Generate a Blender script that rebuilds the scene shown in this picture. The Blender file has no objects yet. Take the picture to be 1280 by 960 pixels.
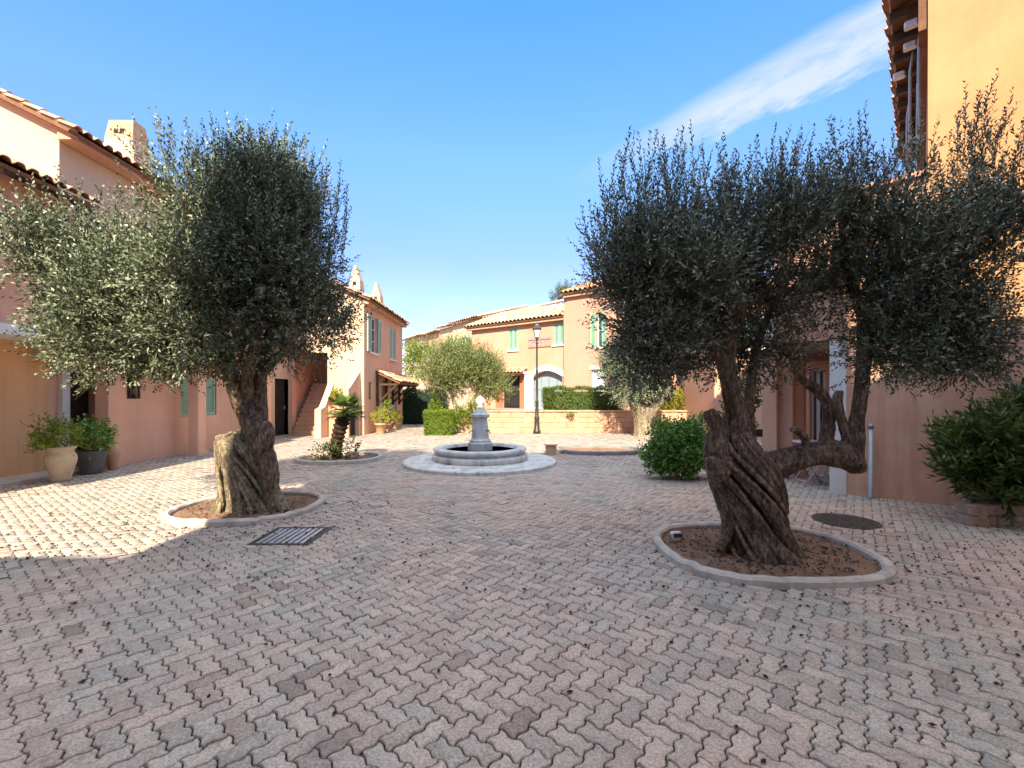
import bpy, math, random
import numpy as np
from mathutils import Vector

random.seed(7)
C = bpy.context.scene.collection
R = math.radians
SUN_AZ, SUN_EL = R(3.5), R(37.0)

# ------------------------------------------------------------------ photo -> world helpers
F_PX, CX, CY, CAM_H = 569.0, 643.0, 494.0, 1.5
def W(x, y, d):
    return np.array([(x - CX) * d / F_PX, d, CAM_H - (y - CY) * d / F_PX])

# ------------------------------------------------------------------ materials
def nodes_of(name):
    m = bpy.data.materials.new(name)
    m.use_nodes = True
    nt = m.node_tree
    return m, nt, nt.nodes['Principled BSDF']

def N(nt, kind, **kw):
    n = nt.nodes.new(kind)
    for k, v in kw.items():
        setattr(n, k, v)
    return n

def ramp(nt, stops, interp='LINEAR'):
    r = N(nt, 'ShaderNodeValToRGB')
    r.color_ramp.interpolation = interp
    el = r.color_ramp.elements
    el[0].position, el[0].color = stops[0][0], (*stops[0][1], 1)
    el[1].position, el[1].color = stops[1][0], (*stops[1][1], 1)
    for p, c in stops[2:]:
        e = el.new(p)
        e.color = (*c, 1)
    return r

def noise(nt, vec, scale, detail=5, rough=.6, dist=0.0):
    n = N(nt, 'ShaderNodeTexNoise')
    n.inputs['Scale'].default_value = scale
    n.inputs['Detail'].default_value = detail
    n.inputs['Roughness'].default_value = rough
    n.inputs['Distortion'].default_value = dist
    nt.links.new(vec, n.inputs['Vector'])
    return n

def mixc(nt, fac, a, b, mode='MIX'):
    m = N(nt, 'ShaderNodeMix', data_type='RGBA', blend_type=mode)
    if isinstance(fac, (int, float)): m.inputs[0].default_value = fac
    else: nt.links.new(fac, m.inputs[0])
    for i, v in ((6, a), (7, b)):
        if isinstance(v, tuple): m.inputs[i].default_value = (*v, 1)
        else: nt.links.new(v, m.inputs[i])
    return m.outputs[2]

def position(nt, scale=(1, 1, 1)):
    g = N(nt, 'ShaderNodeNewGeometry')
    mp = N(nt, 'ShaderNodeMapping')
    mp.inputs['Scale'].default_value = scale
    nt.links.new(g.outputs['Position'], mp.inputs['Vector'])
    return mp.outputs['Vector']

def bump(nt, height, b, strength, dist=.01):
    n = N(nt, 'ShaderNodeBump')
    n.inputs['Strength'].default_value = strength
    n.inputs['Distance'].default_value = dist
    nt.links.new(height, n.inputs['Height'])
    nt.links.new(n.outputs['Normal'], b.inputs['Normal'])

def surface(name, c1, c2, scale=1.5, rough=.85, streak=0.0, streak_col=(.2, .16, .13), grain=60, bstr=.25, metal=0.0, spec=.3, bdist=.006):
    """mottled surface: two colours in soft patches, rain streaks, fine grain bump"""
    m, nt, b = nodes_of(name)
    p = position(nt)
    n1 = noise(nt, p, scale, 6, .65)
    r1 = ramp(nt, [(.32, c1), (.68, c2)])
    nt.links.new(n1.outputs['Fac'], r1.inputs['Fac'])
    col = r1.outputs['Color']
    n2 = noise(nt, p, grain, 3, .6)
    g2 = ramp(nt, [(.25, (.82, .82, .82)), (.75, (1.0, 1.0, 1.0))])
    nt.links.new(n2.outputs['Fac'], g2.inputs['Fac'])
    col = mixc(nt, 1.0, col, g2.outputs['Color'], 'MULTIPLY')
    if streak > 0:
        ps = position(nt, (3.0, 3.0, .22))
        n3 = noise(nt, ps, 1.6, 5, .7)
        r3 = ramp(nt, [(.46, (0, 0, 0)), (.70, (streak,) * 3)])
        nt.links.new(n3.outputs['Fac'], r3.inputs['Fac'])
        col = mixc(nt, r3.outputs['Color'], col, streak_col)
    nt.links.new(col, b.inputs['Base Color'])
    b.inputs['Roughness'].default_value = rough
    b.inputs['Metallic'].default_value = metal
    b.inputs['Specular IOR Level'].default_value = spec
    bump(nt, n2.outputs['Fac'], b, bstr, bdist)
    return m

def leafmat(name, stops, trans=.25, rough=.5, spec=.35):
    """each leaf takes its own tint from a face attribute"""
    m, nt, b = nodes_of(name)
    a = N(nt, 'ShaderNodeAttribute', attribute_name='tint')
    r = ramp(nt, stops)
    nt.links.new(a.outputs['Fac'], r.inputs['Fac'])
    nt.links.new(r.outputs['Color'], b.inputs['Base Color'])
    b.inputs['Roughness'].default_value = rough
    b.inputs['Specular IOR Level'].default_value = spec
    t = N(nt, 'ShaderNodeBsdfTranslucent')
    nt.links.new(r.outputs['Color'], t.inputs['Color'])
    mx = N(nt, 'ShaderNodeMixShader')
    mx.inputs[0].default_value = trans
    nt.links.new(b.outputs[0], mx.inputs[1])
    nt.links.new(t.outputs[0], mx.inputs[2])
    nt.links.new(mx.outputs[0], nt.nodes['Material Output'].inputs['Surface'])
    return m

def paver_mat():
    m, nt, b = nodes_of('concrete_paver')
    p = position(nt)
    a = N(nt, 'ShaderNodeAttribute', attribute_name='tint')
    big = noise(nt, p, .5, 4, .6, .7)
    # pinkish and greenish grey batches laid in patches, blurred by each stone's own tint
    add = N(nt, 'ShaderNodeMath', operation='MULTIPLY_ADD')
    nt.links.new(a.outputs['Fac'], add.inputs[0]); add.inputs[1].default_value = .13
    nt.links.new(big.outputs['Fac'], add.inputs[2])
    r = ramp(nt, [(.42, (.395, .368, .325)), (.54, (.465, .392, .340)), (.68, (.505, .398, .338)), (.80, (.53, .398, .318))])
    nt.links.new(add.outputs[0], r.inputs['Fac'])
    wn = N(nt, 'ShaderNodeTexWhiteNoise', noise_dimensions='1D')
    nt.links.new(a.outputs['Fac'], wn.inputs['W'])
    rb = ramp(nt, [(0.0, (.64, .60, .59)), (.022, (.76, .73, .72)), (.06, (.88, .87, .86)), (.55, (1.0, 1.0, 1.0)), (1.0, (1.10, 1.09, 1.06))])
    nt.links.new(wn.outputs['Value'], rb.inputs['Fac'])
    col = mixc(nt, 1.0, r.outputs['Color'], rb.outputs['Color'], 'MULTIPLY')
    fine = noise(nt, p, 75, 5, .85)
    rf = ramp(nt, [(.34, (.48, .47, .47)), (.50, (.98, .98, .98)), (.66, (1.50, 1.47, 1.43))])
    nt.links.new(fine.outputs['Fac'], rf.inputs['Fac'])
    col = mixc(nt, 1.0, col, rf.outputs['Color'], 'MULTIPLY')
    mid = noise(nt, p, 5.5, 6, .7)
    rm = ramp(nt, [(.30, (.74, .73, .72)), (.52, (.97, .97, .97)), (.72, (1.06, 1.05, 1.04))])
    nt.links.new(mid.outputs['Fac'], rm.inputs['Fac'])
    col = mixc(nt, 1.0, col, rm.outputs['Color'], 'MULTIPLY')
    nt.links.new(col, b.inputs['Base Color'])
    b.inputs['Roughness'].default_value = .8
    b.inputs['Specular IOR Level'].default_value = .3
    bump(nt, fine.outputs['Fac'], b, .5, .004)
    return m

def tile_mat(name='clay_roof_tile', cols=((.30, .14, .08), (.52, .27, .15), (.62, .42, .28))):
    m, nt, b = nodes_of(name)
    p = position(nt)
    v = N(nt, 'ShaderNodeTexVoronoi'); v.inputs['Scale'].default_value = 4.5
    nt.links.new(p, v.inputs['Vector'])
    n = noise(nt, p, 2.2, 5, .7)
    s = N(nt, 'ShaderNodeSeparateColor'); nt.links.new(v.outputs['Color'], s.inputs[0])
    ad = N(nt, 'ShaderNodeMath', operation='MULTIPLY_ADD'); ad.inputs[1].default_value = .5
    nt.links.new(s.outputs[0], ad.inputs[0])
    hm = N(nt, 'ShaderNodeMath', operation='MULTIPLY'); hm.inputs[1].default_value = .5
    nt.links.new(n.outputs['Fac'], hm.inputs[0]); nt.links.new(hm.outputs[0], ad.inputs[2])
    r = ramp(nt, [(.2, cols[0]), (.5, cols[1]), (.78, cols[2])])
    nt.links.new(ad.outputs[0], r.inputs['Fac'])
    nt.links.new(r.outputs['Color'], b.inputs['Base Color'])
    b.inputs['Roughness'].default_value = .85
    f = noise(nt, p, 40, 4, .6)
    bump(nt, f.outputs['Fac'], b, .3, .01)
    return m

def bark_mat(name, c_dark, c_mid, c_light):
    m, nt, b = nodes_of(name)
    p = position(nt, (1, 1, .30))
    n1 = noise(nt, p, 24, 9, .78, 1.0)
    r = ramp(nt, [(.36, c_dark), (.5, c_mid), (.64, c_light)])
    nt.links.new(n1.outputs['Fac'], r.inputs['Fac'])
    n0 = noise(nt, position(nt), 4.5, 4, .6)
    r0 = ramp(nt, [(.35, (.70, .68, .66)), (.65, (1.12, 1.10, 1.06))])
    nt.links.new(n0.outputs['Fac'], r0.inputs['Fac'])
    col = mixc(nt, 1.0, r.outputs['Color'], r0.outputs['Color'], 'MULTIPLY')
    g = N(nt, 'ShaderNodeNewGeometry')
    rp = ramp(nt, [(.43, (.10, .085, .075)), (.50, (.72, .71, .70)), (.55, (1.45, 1.42, 1.36))])     # darker in the grooves, paler on the ridges
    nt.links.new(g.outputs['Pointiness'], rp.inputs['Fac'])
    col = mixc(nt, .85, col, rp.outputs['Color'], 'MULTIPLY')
    nt.links.new(col, b.inputs['Base Color'])
    b.inputs['Roughness'].default_value = .9
    b.inputs['Specular IOR Level'].default_value = .2
    n2 = noise(nt, position(nt, (1, 1, .22)), 38, 9, .8, 1.2)
    bump(nt, n2.outputs['Fac'], b, 1.0, .05)
    return m

def glass_mat(name, col, rough=.08):
    m, nt, b = nodes_of(name)
    b.inputs['Base Color'].default_value = (*col, 1)
    b.inputs['Roughness'].default_value = rough
    b.inputs['Specular IOR Level'].default_value = .9
    p = position(nt); n = noise(nt, p, 3, 2)
    bump(nt, n.outputs['Fac'], b, .05, .01)
    return m

MT = {}
MT['paver'] = paver_mat()
MT['mortar'] = surface('joint_sand', (.034, .026, .022), (.07, .055, .046), 6, .95, grain=150)
MT['earth_ground'] = surface('dry_earth', (.26, .22, .18), (.36, .30, .24), .8, .95)
MT['soil'] = surface('red_soil', (.19, .11, .07), (.37, .225, .145), 5, .95, grain=90, bstr=.9, bdist=.02)
MT['kerb'] = surface('kerb_concrete', (.46, .42, .37), (.68, .62, .54), 7, .85, .5, (.2, .18, .16), 90, .5)
MT['dark_kerb'] = surface('grey_kerb', (.20, .19, .19), (.32, .30, .29), 5, .85, .3, grain=90, bstr=.5)
MT['stone'] = surface('fountain_stone', (.56, .56, .54), (.78, .77, .73), 7, .8, .7, (.17, .165, .155), 70, .5)
MT['white_stone'] = surface('white_stone', (.72, .72, .70), (.82, .82, .80), 6, .7)
MT['cream'] = surface('cream_stucco', (.59, .405, .275), (.67, .48, .34), .8, .9, .2, (.6, .42, .3), 80, .3)
MT['peach'] = surface('peach_stucco', (.54, .28, .18), (.62, .35, .24), .7, .9, .25, (.5, .3, .2), 80, .3)
MT['orange'] = surface('orange_stucco', (.50, .25, .115), (.61, .335, .165), .7, .9, .35, (.47, .22, .09), 80, .3)
MT['pink'] = surface('pink_stucco', (.72, .395, .255), (.80, .475, .325), .9, .9, .35, (.50, .29, .2), 80, .35)
MT['salmon'] = surface('salmon_stucco', (.50, .26, .18), (.57, .315, .225), .8, .9, .3, (.42, .24, .16), 80, .3)
MT['old_pink'] = surface('weathered_pink_stucco', (.66, .345, .225), (.80, .49, .35), 1.3, .9, .6, (.44, .25, .17), 80, .4)
MT['ochre'] = surface('ochre_stucco', (.78, .43, .215), (.84, .49, .26), .9, .9, .3, (.4, .2, .1), 80, .3)
MT['red_wall'] = surface('red_stucco', (.42, .14, .07), (.50, .20, .10), .9, .9)
MT['white'] = surface('white_paint', (.70, .69, .67), (.80, .79, .77), 2, .7, .15, (.5, .48, .45), 50, .15)
MT['green'] = surface('green_shutter_paint', (.24, .44, .31), (.32, .51, .38), 4, .6, grain=50, bstr=.1)
MT['pale_green'] = surface('pale_green_paint', (.38, .50, .42), (.46, .57, .48), 4, .6, grain=50, bstr=.1)
MT['dark_wood'] = surface('dark_brown_wood', (.05, .028, .018), (.10, .055, .033), 7, .65, grain=40)
MT['beam'] = surface('brown_timber', (.16, .07, .035), (.24, .11, .06), 5, .75, grain=40)
MT['black'] = surface('black_iron', (.018, .018, .02), (.035, .034, .035), 8, .45, grain=80, bstr=.1, spec=.5)
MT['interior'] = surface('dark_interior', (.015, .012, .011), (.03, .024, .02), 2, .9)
MT['steel'] = surface('grey_steel', (.30, .31, .32), (.40, .41, .42), 6, .45, metal=.4, grain=60, bstr=.1)
MT['grate'] = surface('cast_iron', (.05, .045, .042), (.10, .09, .08), 10, .55, metal=.3, grain=80)
MT['zinc'] = surface('worn_zinc', (.45, .46, .48), (.62, .63, .65), 12, .4, metal=.5, grain=70, bstr=.1)
MT['terracotta'] = surface('terracotta', (.50, .27, .15), (.62, .38, .24), 6, .85)
MT['urn'] = surface('old_stone_urn', (.52, .40, .25), (.68, .56, .40), 7, .85, .3, (.3, .25, .18), 60, .5)
MT['grey_pot'] = surface('grey_pot', (.10, .105, .12), (.16, .165, .18), 5, .5)
MT['lilac'] = surface('lilac_paint', (.62, .40, .52), (.70, .48, .60), 5, .5, grain=50, bstr=.05)
MT['block'] = surface('retaining_block', (.46, .25, .155), (.62, .38, .26), 2.2, .9, .4, (.36, .2, .12), 60, .5)
MT['rough_stone'] = surface('rubble_stone', (.34, .26, .19), (.58, .46, .35), 5, .95, grain=40, bstr=.9, bdist=.02)
MT['glass'] = glass_mat('window_glass', (.05, .07, .08))
MT['pale_glass'] = glass_mat('curtained_glass', (.50, .56, .60), .15)
MT['blue_glass'] = glass_mat('hazy_window_glass', (.26, .33, .37), .12)
MT['water'] = glass_mat('fountain_water', (.02, .035, .035), .05)
MT['olive_debris'] = surface('fallen_olive', (.02, .014, .012), (.055, .035, .022), 30, .6)
MT['tile'] = tile_mat()
MT['pale_tile'] = tile_mat('pale_roof_tile', ((.40, .23, .13), (.60, .38, .24), (.70, .50, .36)))
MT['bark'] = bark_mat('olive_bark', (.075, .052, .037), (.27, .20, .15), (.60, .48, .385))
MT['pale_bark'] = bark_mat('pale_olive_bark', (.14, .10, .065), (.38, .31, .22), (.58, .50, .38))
MT['palm_bark'] = bark_mat('palm_bark', (.02, .013, .009), (.06, .04, .026), (.12, .08, .05))
MT['olive_leaf'] = leafmat('olive_leaf', [(0, (.046, .062, .035)), (.45, (.112, .142, .088)), (.8, (.25, .29, .20)), (1, (.43, .46, .36))], .12, .36, .5)
MT['silver_leaf'] = leafmat('silver_olive_leaf', [(0, (.038, .052, .026)), (.45, (.115, .145, .080)), (.8, (.27, .30, .19)), (1, (.45, .46, .34))], .10, .42)
MT['soft_leaf'] = leafmat('soft_green_olive_leaf', [(0, (.06, .078, .022)), (.5, (.15, .175, .055)), (1, (.30, .32, .13))], .2)
MT['hedge_leaf'] = leafmat('hedge_leaf', [(0, (.04, .07, .012)), (.5, (.10, .145, .024)), (1, (.17, .21, .045))])
MT['bright_leaf'] = leafmat('lime_leaf', [(0, (.08, .13, .012)), (.5, (.16, .23, .022)), (1, (.28, .32, .04))], .3)
MT['yellow_leaf'] = leafmat('yellow_leaf', [(0, (.17, .17, .018)), (.5, (.30, .29, .03)), (1, (.42, .38, .06))], .3)
MT['glossy_leaf'] = leafmat('glossy_leaf', [(0, (.04, .115, .018)), (.5, (.12, .26, .042)), (1, (.26, .41, .085))], .2, .32, .5)
MT['dark_leaf'] = leafmat('dark_conifer_leaf', [(0, (.010, .028, .014)), (.5, (.020, .048, .022)), (1, (.04, .075, .03))], .1)
MT['oleander_leaf'] = leafmat('oleander_leaf', [(0, (.030, .066, .018)), (.5, (.075, .14, .036)), (1, (.20, .27, .075))], .2, .4)
MT['palm_leaf'] = leafmat('palm_leaf', [(0, (.03, .06, .012)), (.5, (.075, .13, .025)), (1, (.16, .21, .045))], .25)

# ------------------------------------------------------------------ objects
def wloc(o):
    v = Vector((0, 0, 0))
    while o is not None:
        v += o.location
        o = o.parent
    return v

def link(name, me, m, parent=None, loc=None):
    """one mesh object; vertices come in world coordinates"""
    o = bpy.data.objects.new(name, me)
    C.objects.link(o)
    if parent is not None:
        o.parent = parent
        off = wloc(parent)
    else:
        off = Vector(loc) if loc is not None else Vector((0, 0, 0))
        o.location = off
    if off.length > 0:
        n = len(me.vertices)
        co = np.empty(n * 3, dtype=np.float32)
        me.vertices.foreach_get('co', co)
        co = (co.reshape(-1, 3) - np.array(off, dtype=np.float32)).ravel()
        me.vertices.foreach_set('co', co)
        me.update()
    if m is not None:
        me.materials.append(MT[m] if isinstance(m, str) else m)
    return o

def tag(o, label=None, cat=None, group=None, kind=None):
    if label: o['label'] = label
    if cat: o['category'] = cat
    if group: o['group'] = group
    if kind: o['kind'] = kind
    return o

def thing(name, label, cat, loc, group=None):
    o = bpy.data.objects.new(name, None)
    o.empty_display_size = .2
    C.objects.link(o)
    o.location = loc
    return tag(o, label, cat, group)

class Fr:
    """a wall's frame: origin, direction along the wall, outward normal"""
    def __init__(s, o, u, n=None):
        s.o = np.array(o, float)
        u = np.array([u[0], u[1], 0.0]); s.u = u / np.linalg.norm(u)
        s.n = np.array([s.u[1], -s.u[0], 0]) if n is None else np.array([n[0], n[1], 0.0]) / np.hypot(n[0], n[1])
    def p(s, u, off, z):
        return s.o + s.u * u + s.n * off + np.array([0, 0, z])
    def at(s, x):
        """distance along the wall at which the photo's column x meets it"""
        k = (x - CX) / F_PX
        return (k * s.o[1] - s.o[0]) / (s.u[0] - k * s.u[1])
    def z(s, x, y):
        u = s.at(x); d = s.o[1] + s.u[1] * u
        return CAM_H - (y - CY) * d / F_PX

WORLD = Fr((0, 0, 0), (1, 0), (0, 1))

class MB:
    def __init__(s):
        s.v, s.f, s.sm = [], [], []
    def add(s, vs, fs, smooth=False):
        k = len(s.v)
        s.v.extend([tuple(map(float, q)) for q in vs])
        for f in fs:
            s.f.append([i + k for i in f]); s.sm.append(smooth)
        return s
    def box(s, x0, x1, y0, y1, z0, z1, fr=WORLD, bev=0.0):
        a, b = sorted((x0, x1)); c, d = sorted((y0, y1)); e, g = sorted((z0, z1))
        if bev > 0:
            h = bev
            ring = lambda z, i: [fr.p(*q, z) for q in ((a + i, c), (b - i, c), (b, c + i), (b, d - i), (b - i, d), (a + i, d), (a, d - i), (a, c + i))]
            ri = lambda z: [fr.p(*q, z) for q in ((a + h, c + h), (b - h, c + h), (b - h, c + h), (b - h, d - h), (b - h, d - h), (a + h, d - h), (a + h, d - h), (a + h, c + h))]
            vs = ring(e, h) + ring(g - h, h) + ri(g)
            fs = [[i, (i + 1) % 8, 8 + (i + 1) % 8, 8 + i] for i in range(8)] + [[8 + i, 8 + (i + 1) % 8, 16 + (i + 1) % 8, 16 + i] for i in range(8)]
            fs += [[17, 19, 21, 23], [7, 6, 5, 4, 3, 2, 1, 0]]
            return s.add(vs, fs)
        vs = [fr.p(*q) for q in ((a, c, e), (b, c, e), (b, d, e), (a, d, e), (a, c, g), (b, c, g), (b, d, g), (a, d, g))]
        return s.add(vs, [[0, 3, 2, 1], [4, 5, 6, 7], [0, 1, 5, 4], [1, 2, 6, 5], [2, 3, 7, 6], [3, 0, 4, 7]])
    def prism(s, poly, lo, hi, f):
        """extrude a 2D polygon; f(a, b, h) -> point"""
        n = len(poly)
        vs = [f(a, b, lo) for a, b in poly] + [f(a, b, hi) for a, b in poly]
        return s.add(vs, [list(range(n))[::-1], list(range(n, 2 * n))] + [[i, (i + 1) % n, n + (i + 1) % n, n + i] for i in range(n)])
    def lathe(s, prof, c, n=24, smooth=True, rot=0.0, sx=1.0, sy=1.0):
        vs, fs = [], []
        for r, z in prof:
            for k in range(n):
                t = 2 * math.pi * k / n + rot
                vs.append((c[0] + sx * r * math.cos(t), c[1] + sy * r * math.sin(t), c[2] + z))
        for i in range(len(prof) - 1):
            for k in range(n):
                fs.append([i * n + k, i * n + (k + 1) % n, (i + 1) * n + (k + 1) % n, (i + 1) * n + k])
        s.add(vs, fs, smooth)
        k = len(s.v) - len(vs)
        for i, flip in ((0, True), (len(prof) - 1, False)):
            if prof[i][0] > 1e-4:
                ring = [k + i * n + j for j in range(n)]
                s.f.append(ring[::-1] if flip else ring); s.sm.append(False)
        return s
    def tube(s, pts, rad, n=8, smooth=True, cap=True, flute=None):
        pts = [np.array(p, float) for p in pts]
        if np.isscalar(rad): rad = [rad] * len(pts)
        ref = np.array([.31, .95, .05])
        vs, fs = [], []
        for i, p in enumerate(pts):
            t = pts[min(i + 1, len(pts) - 1)] - pts[max(i - 1, 0)]
            t = t / (np.linalg.norm(t) + 1e-9)
            a = ref - t * ref.dot(t)
            if np.linalg.norm(a) < .2: a = np.array([1., 0, 0]) - t * t[0]
            a /= np.linalg.norm(a); b = np.cross(t, a); ref = a
            for k in range(n):
                th = 2 * math.pi * k / n
                r = rad[i] * (flute(th, i / (len(pts) - 1)) if flute else 1)
                vs.append(p + (a * math.cos(th) + b * math.sin(th)) * r)
        for i in range(len(pts) - 1):
            for k in range(n):
                fs.append([i * n + k, i * n + (k + 1) % n, (i + 1) * n + (k + 1) % n, (i + 1) * n + k])
        if cap:
            fs += [list(range(n))[::-1], [(len(pts) - 1) * n + k for k in range(n)]]
        return s.add(vs, fs, smooth)
    def build(s, name, m, parent=None, loc=None):
        me = bpy.data.meshes.new(name)
        me.from_pydata(s.v, [], s.f)
        me.polygons.foreach_set('use_smooth', s.sm)
        me.update()
        return link(name, me, m, parent, loc)

def spline(pts, n=24):
    """Catmull-Rom through points (rows may carry a radius as a 4th value)"""
    P = np.array(pts, float); P = np.vstack([2 * P[0] - P[1], P, 2 * P[-1] - P[-2]])
    out = []
    seg = len(P) - 3
    for i in range(n):
        t = i / (n - 1) * seg; k = min(int(t), seg - 1); t -= k
        a, b, c, d = P[k:k + 4]
        out.append(.5 * ((2 * b) + (c - a) * t + (2 * a - 5 * b + 4 * c - d) * t ** 2 + (3 * b - a - 3 * c + d) * t ** 3))
    return np.array(out)

def wall(mb, fr, u0, u1, z0, z1, holes=(), depth=.22, off=0.0):
    """a wall face with real openings: front skin, reveals, top; holes are (u0, u1, z0, z1, arch_rise)"""
    us = sorted({u0, u1, *[h[0] for h in holes], *[h[1] for h in holes]})
    zs = sorted({z0, z1, *[h[2] for h in holes], *[h[3] for h in holes]})
    us = [u for u in us if u0 <= u <= u1]; zs = [z for z in zs if z0 <= z <= z1]
    inside = lambda u, z: any(h[0] < u < h[1] and h[2] < z < h[3] for h in holes)
    for i in range(len(us) - 1):
        for j in range(len(zs) - 1):
            if inside((us[i] + us[i + 1]) / 2, (zs[j] + zs[j + 1]) / 2): continue
            mb.add([fr.p(us[i], off, zs[j]), fr.p(us[i + 1], off, zs[j]), fr.p(us[i + 1], off, zs[j + 1]), fr.p(us[i], off, zs[j + 1])], [[0, 1, 2, 3]])
    for h in holes:
        a, b, c, d = h[:4]; q = off - depth
        rise = h[4] if len(h) > 4 else 0
        mb.add([fr.p(a, off, c), fr.p(a, q, c), fr.p(a, q, d), fr.p(a, off, d)], [[0, 1, 2, 3]])
        mb.add([fr.p(b, off, c), fr.p(b, q, c), fr.p(b, q, d), fr.p(b, off, d)], [[3, 2, 1, 0]])
        mb.add([fr.p(a, off, c), fr.p(b, off, c), fr.p(b, q, c), fr.p(a, q, c)], [[0, 1, 2, 3]])
        if rise:
            n = 10
            arc = [(a + (b - a) * k / n, d - rise * (1 - math.sin(math.pi * k / n))) for k in range(n + 1)]
            for k in range(n):
                (x0, y0), (x1, y1) = arc[k], arc[k + 1]
                mb.add([fr.p(x0, off, y0), fr.p(x1, off, y1), fr.p(x1, off, d), fr.p(x0, off, d)], [[0, 1, 2, 3]])
                mb.add([fr.p(x0, off, y0), fr.p(x1, off, y1), fr.p(x1, q, y1), fr.p(x0, q, y0)], [[3, 2, 1, 0]])
        else:
            mb.add([fr.p(a, off, d), fr.p(b, off, d), fr.p(b, q, d), fr.p(a, q, d)], [[3, 2, 1, 0]])
    return mb

def shutter(fr, u0, u1, z0, z1, o0, parent, m='green', label=None):
    b = MB()
    t = .045; w = .07
    b.box(u0, u0 + w, o0, o0 + t, z0, z1, fr).box(u1 - w, u1, o0, o0 + t, z0, z1, fr)
    b.box(u0 + w, u1 - w, o0, o0 + t, z0, z0 + w, fr).box(u0 + w, u1 - w, o0, o0 + t, z1 - w, z1, fr)
    n = max(4, int((z1 - z0 - 2 * w) / .075))
    for k in range(n):
        z = z0 + w + (z1 - z0 - 2 * w) * k / n
        b.add([fr.p(u0 + w, o0 + .008, z + .01), fr.p(u1 - w, o0 + .008, z + .01), fr.p(u1 - w, o0 + t - .008, z + (z1 - z0) / n * .86), fr.p(u0 + w, o0 + t - .008, z + (z1 - z0) / n * .86)][::1], [[0, 1, 2, 3]])
    b.box(u0 + w, u1 - w, o0 + .002, o0 + .006, z0 + w, z1 - w, fr)
    o = b.build('shutter', m, parent)
    if label: o['label'] = label
    return o

def window(fr, u0, u1, z0, z1, parent, off=0.0, depth=.14, glass='glass', frame='white', sill=True, mull=2, bars=1):
    b = MB(); w = .055
    a = off - depth; c = a + .05
    b.box(u0, u0 + w, a, c, z0, z1, fr).box(u1 - w, u1, a, c, z0, z1, fr)
    b.box(u0 + w, u1 - w, a, c, z0, z0 + w, fr).box(u0 + w, u1 - w, a, c, z1 - w, z1, fr)
    for k in range(1, mull):
        u = u0 + (u1 - u0) * k / mull
        b.box(u - .03, u + .03, a + .003, c + .003, z0 + w, z1 - w, fr)
    for k in range(1, bars + 1):
        z = z0 + (z1 - z0) * k / (bars + 1)
        b.box(u0 + w, u1 - w, a + .006, c - .006, z - .015, z + .015, fr)
    o = b.build('window', frame, parent)
    MB().box(u0 + w, u1 - w, a + .015, a + .025, z0 + w, z1 - w, fr).build('pane', glass, o)
    if sill:
        MB().box(u0 - .08, u1 + .08, off - depth + .05, off + .07, z0 - .07, z0 - .002, fr).build('sill', 'white', o)
    return o

def door(fr, u0, u1, z0, z1, parent, off=0.0, depth=.18, m='dark_wood', panels=3):
    b = MB(); a = off - depth
    b.box(u0, u1, a, a + .05, z0, z1, fr)
    o = b.build('door', m, parent)
    p = MB(); h = (z1 - z0) / panels
    for k in range(panels):
        p.box(u0 + .12, u1 - .12, a + .05, a + .065, z0 + h * k + .1, z0 + h * (k + 1) - .06, fr, bev=.0)
    p.build('door_panel', m, o)
    MB().box(u1 - .10, u1 - .07, a + .05, a + .11, z0 + .95, z0 + 1.09, fr).build('handle', 'steel', o)
    return o

def tiled_roof(e0, e1, up, parent, m='tile', name='roof', pitch=.22, amp=.06, under=True, soffit='beam'):
    """barrel tiles from the eave line e0-e1 up the slope vector"""
    e0, e1, up = np.array(e0, float), np.array(e1, float), np.array(up, float)
    Lw = np.linalg.norm(e1 - e0); Ls = np.linalg.norm(up)
    U = (e1 - e0) / Lw; V = up / Ls; Nn = np.cross(U, V)
    if Nn[2] < 0: Nn = -Nn
    cols = max(1, int(round(Lw / pitch))); rows = max(1, int(round(Ls / .36)))
    prof = [(0, -.15), (.1, .1), (.22, .72), (.36, .97), (.5, 1.0), (.64, .97), (.78, .72), (.9, .1)]
    us = [(c + t) * Lw / cols for c in range(cols) for t, _ in prof] + [Lw]
    hs = [h for c in range(cols) for _, h in prof] + [-.15]
    rnd = np.random.default_rng(int(abs(e0[0] * 100 + e0[1] * 31)) % 9999)
    jit = np.repeat(rnd.uniform(-.018, .018, (rows, cols)), len(prof), axis=1)
    jit = np.concatenate([jit, jit[:, -1:]], axis=1)
    vs, fs = [], []
    nu = len(us)
    for r in range(rows):
        for s, lift in ((0, .034), (1, 0.0)):
            v = (r + s) * Ls / rows
            for i in range(nu):
                vs.append(e0 + U * us[i] + V * (v + jit[r, i] * (1 if s == 0 else 0)) + Nn * (amp * hs[i] + lift + .02))
    nr = rows * 2
    for r in range(nr - 1):
        for i in range(nu - 1):
            fs.append([r * nu + i, r * nu + i + 1, (r + 1) * nu + i + 1, (r + 1) * nu + i])
    mb = MB(); mb.add(vs, fs, False)
    # thickness at the eave: tile mouths
    k = len(mb.v)
    ev = [e0 + U * us[i] + V * jit[0, i] + Nn * (amp * hs[i] + .034) for i in range(nu)]
    mb.add([vs[i] for i in range(nu)] + ev, [[i, nu + i, nu + i + 1, i + 1] for i in range(nu - 1)])
    o = mb.build(name, m, parent)
    if under:
        q = MB()
        a, b, c, d = e0 + V * .03, e1 + V * .03, e1 + up, e0 + up
        q.add([p - Nn * .012 for p in (a, b, c, d)] + [p - Nn * .075 for p in (a, b, c, d)],
              [[0, 1, 2, 3], [7, 6, 5, 4], [0, 4, 5, 1], [1, 5, 6, 2], [2, 6, 7, 3], [3, 7, 4, 0]])
        q.build('roof_deck', soffit, o)
    return o

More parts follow.
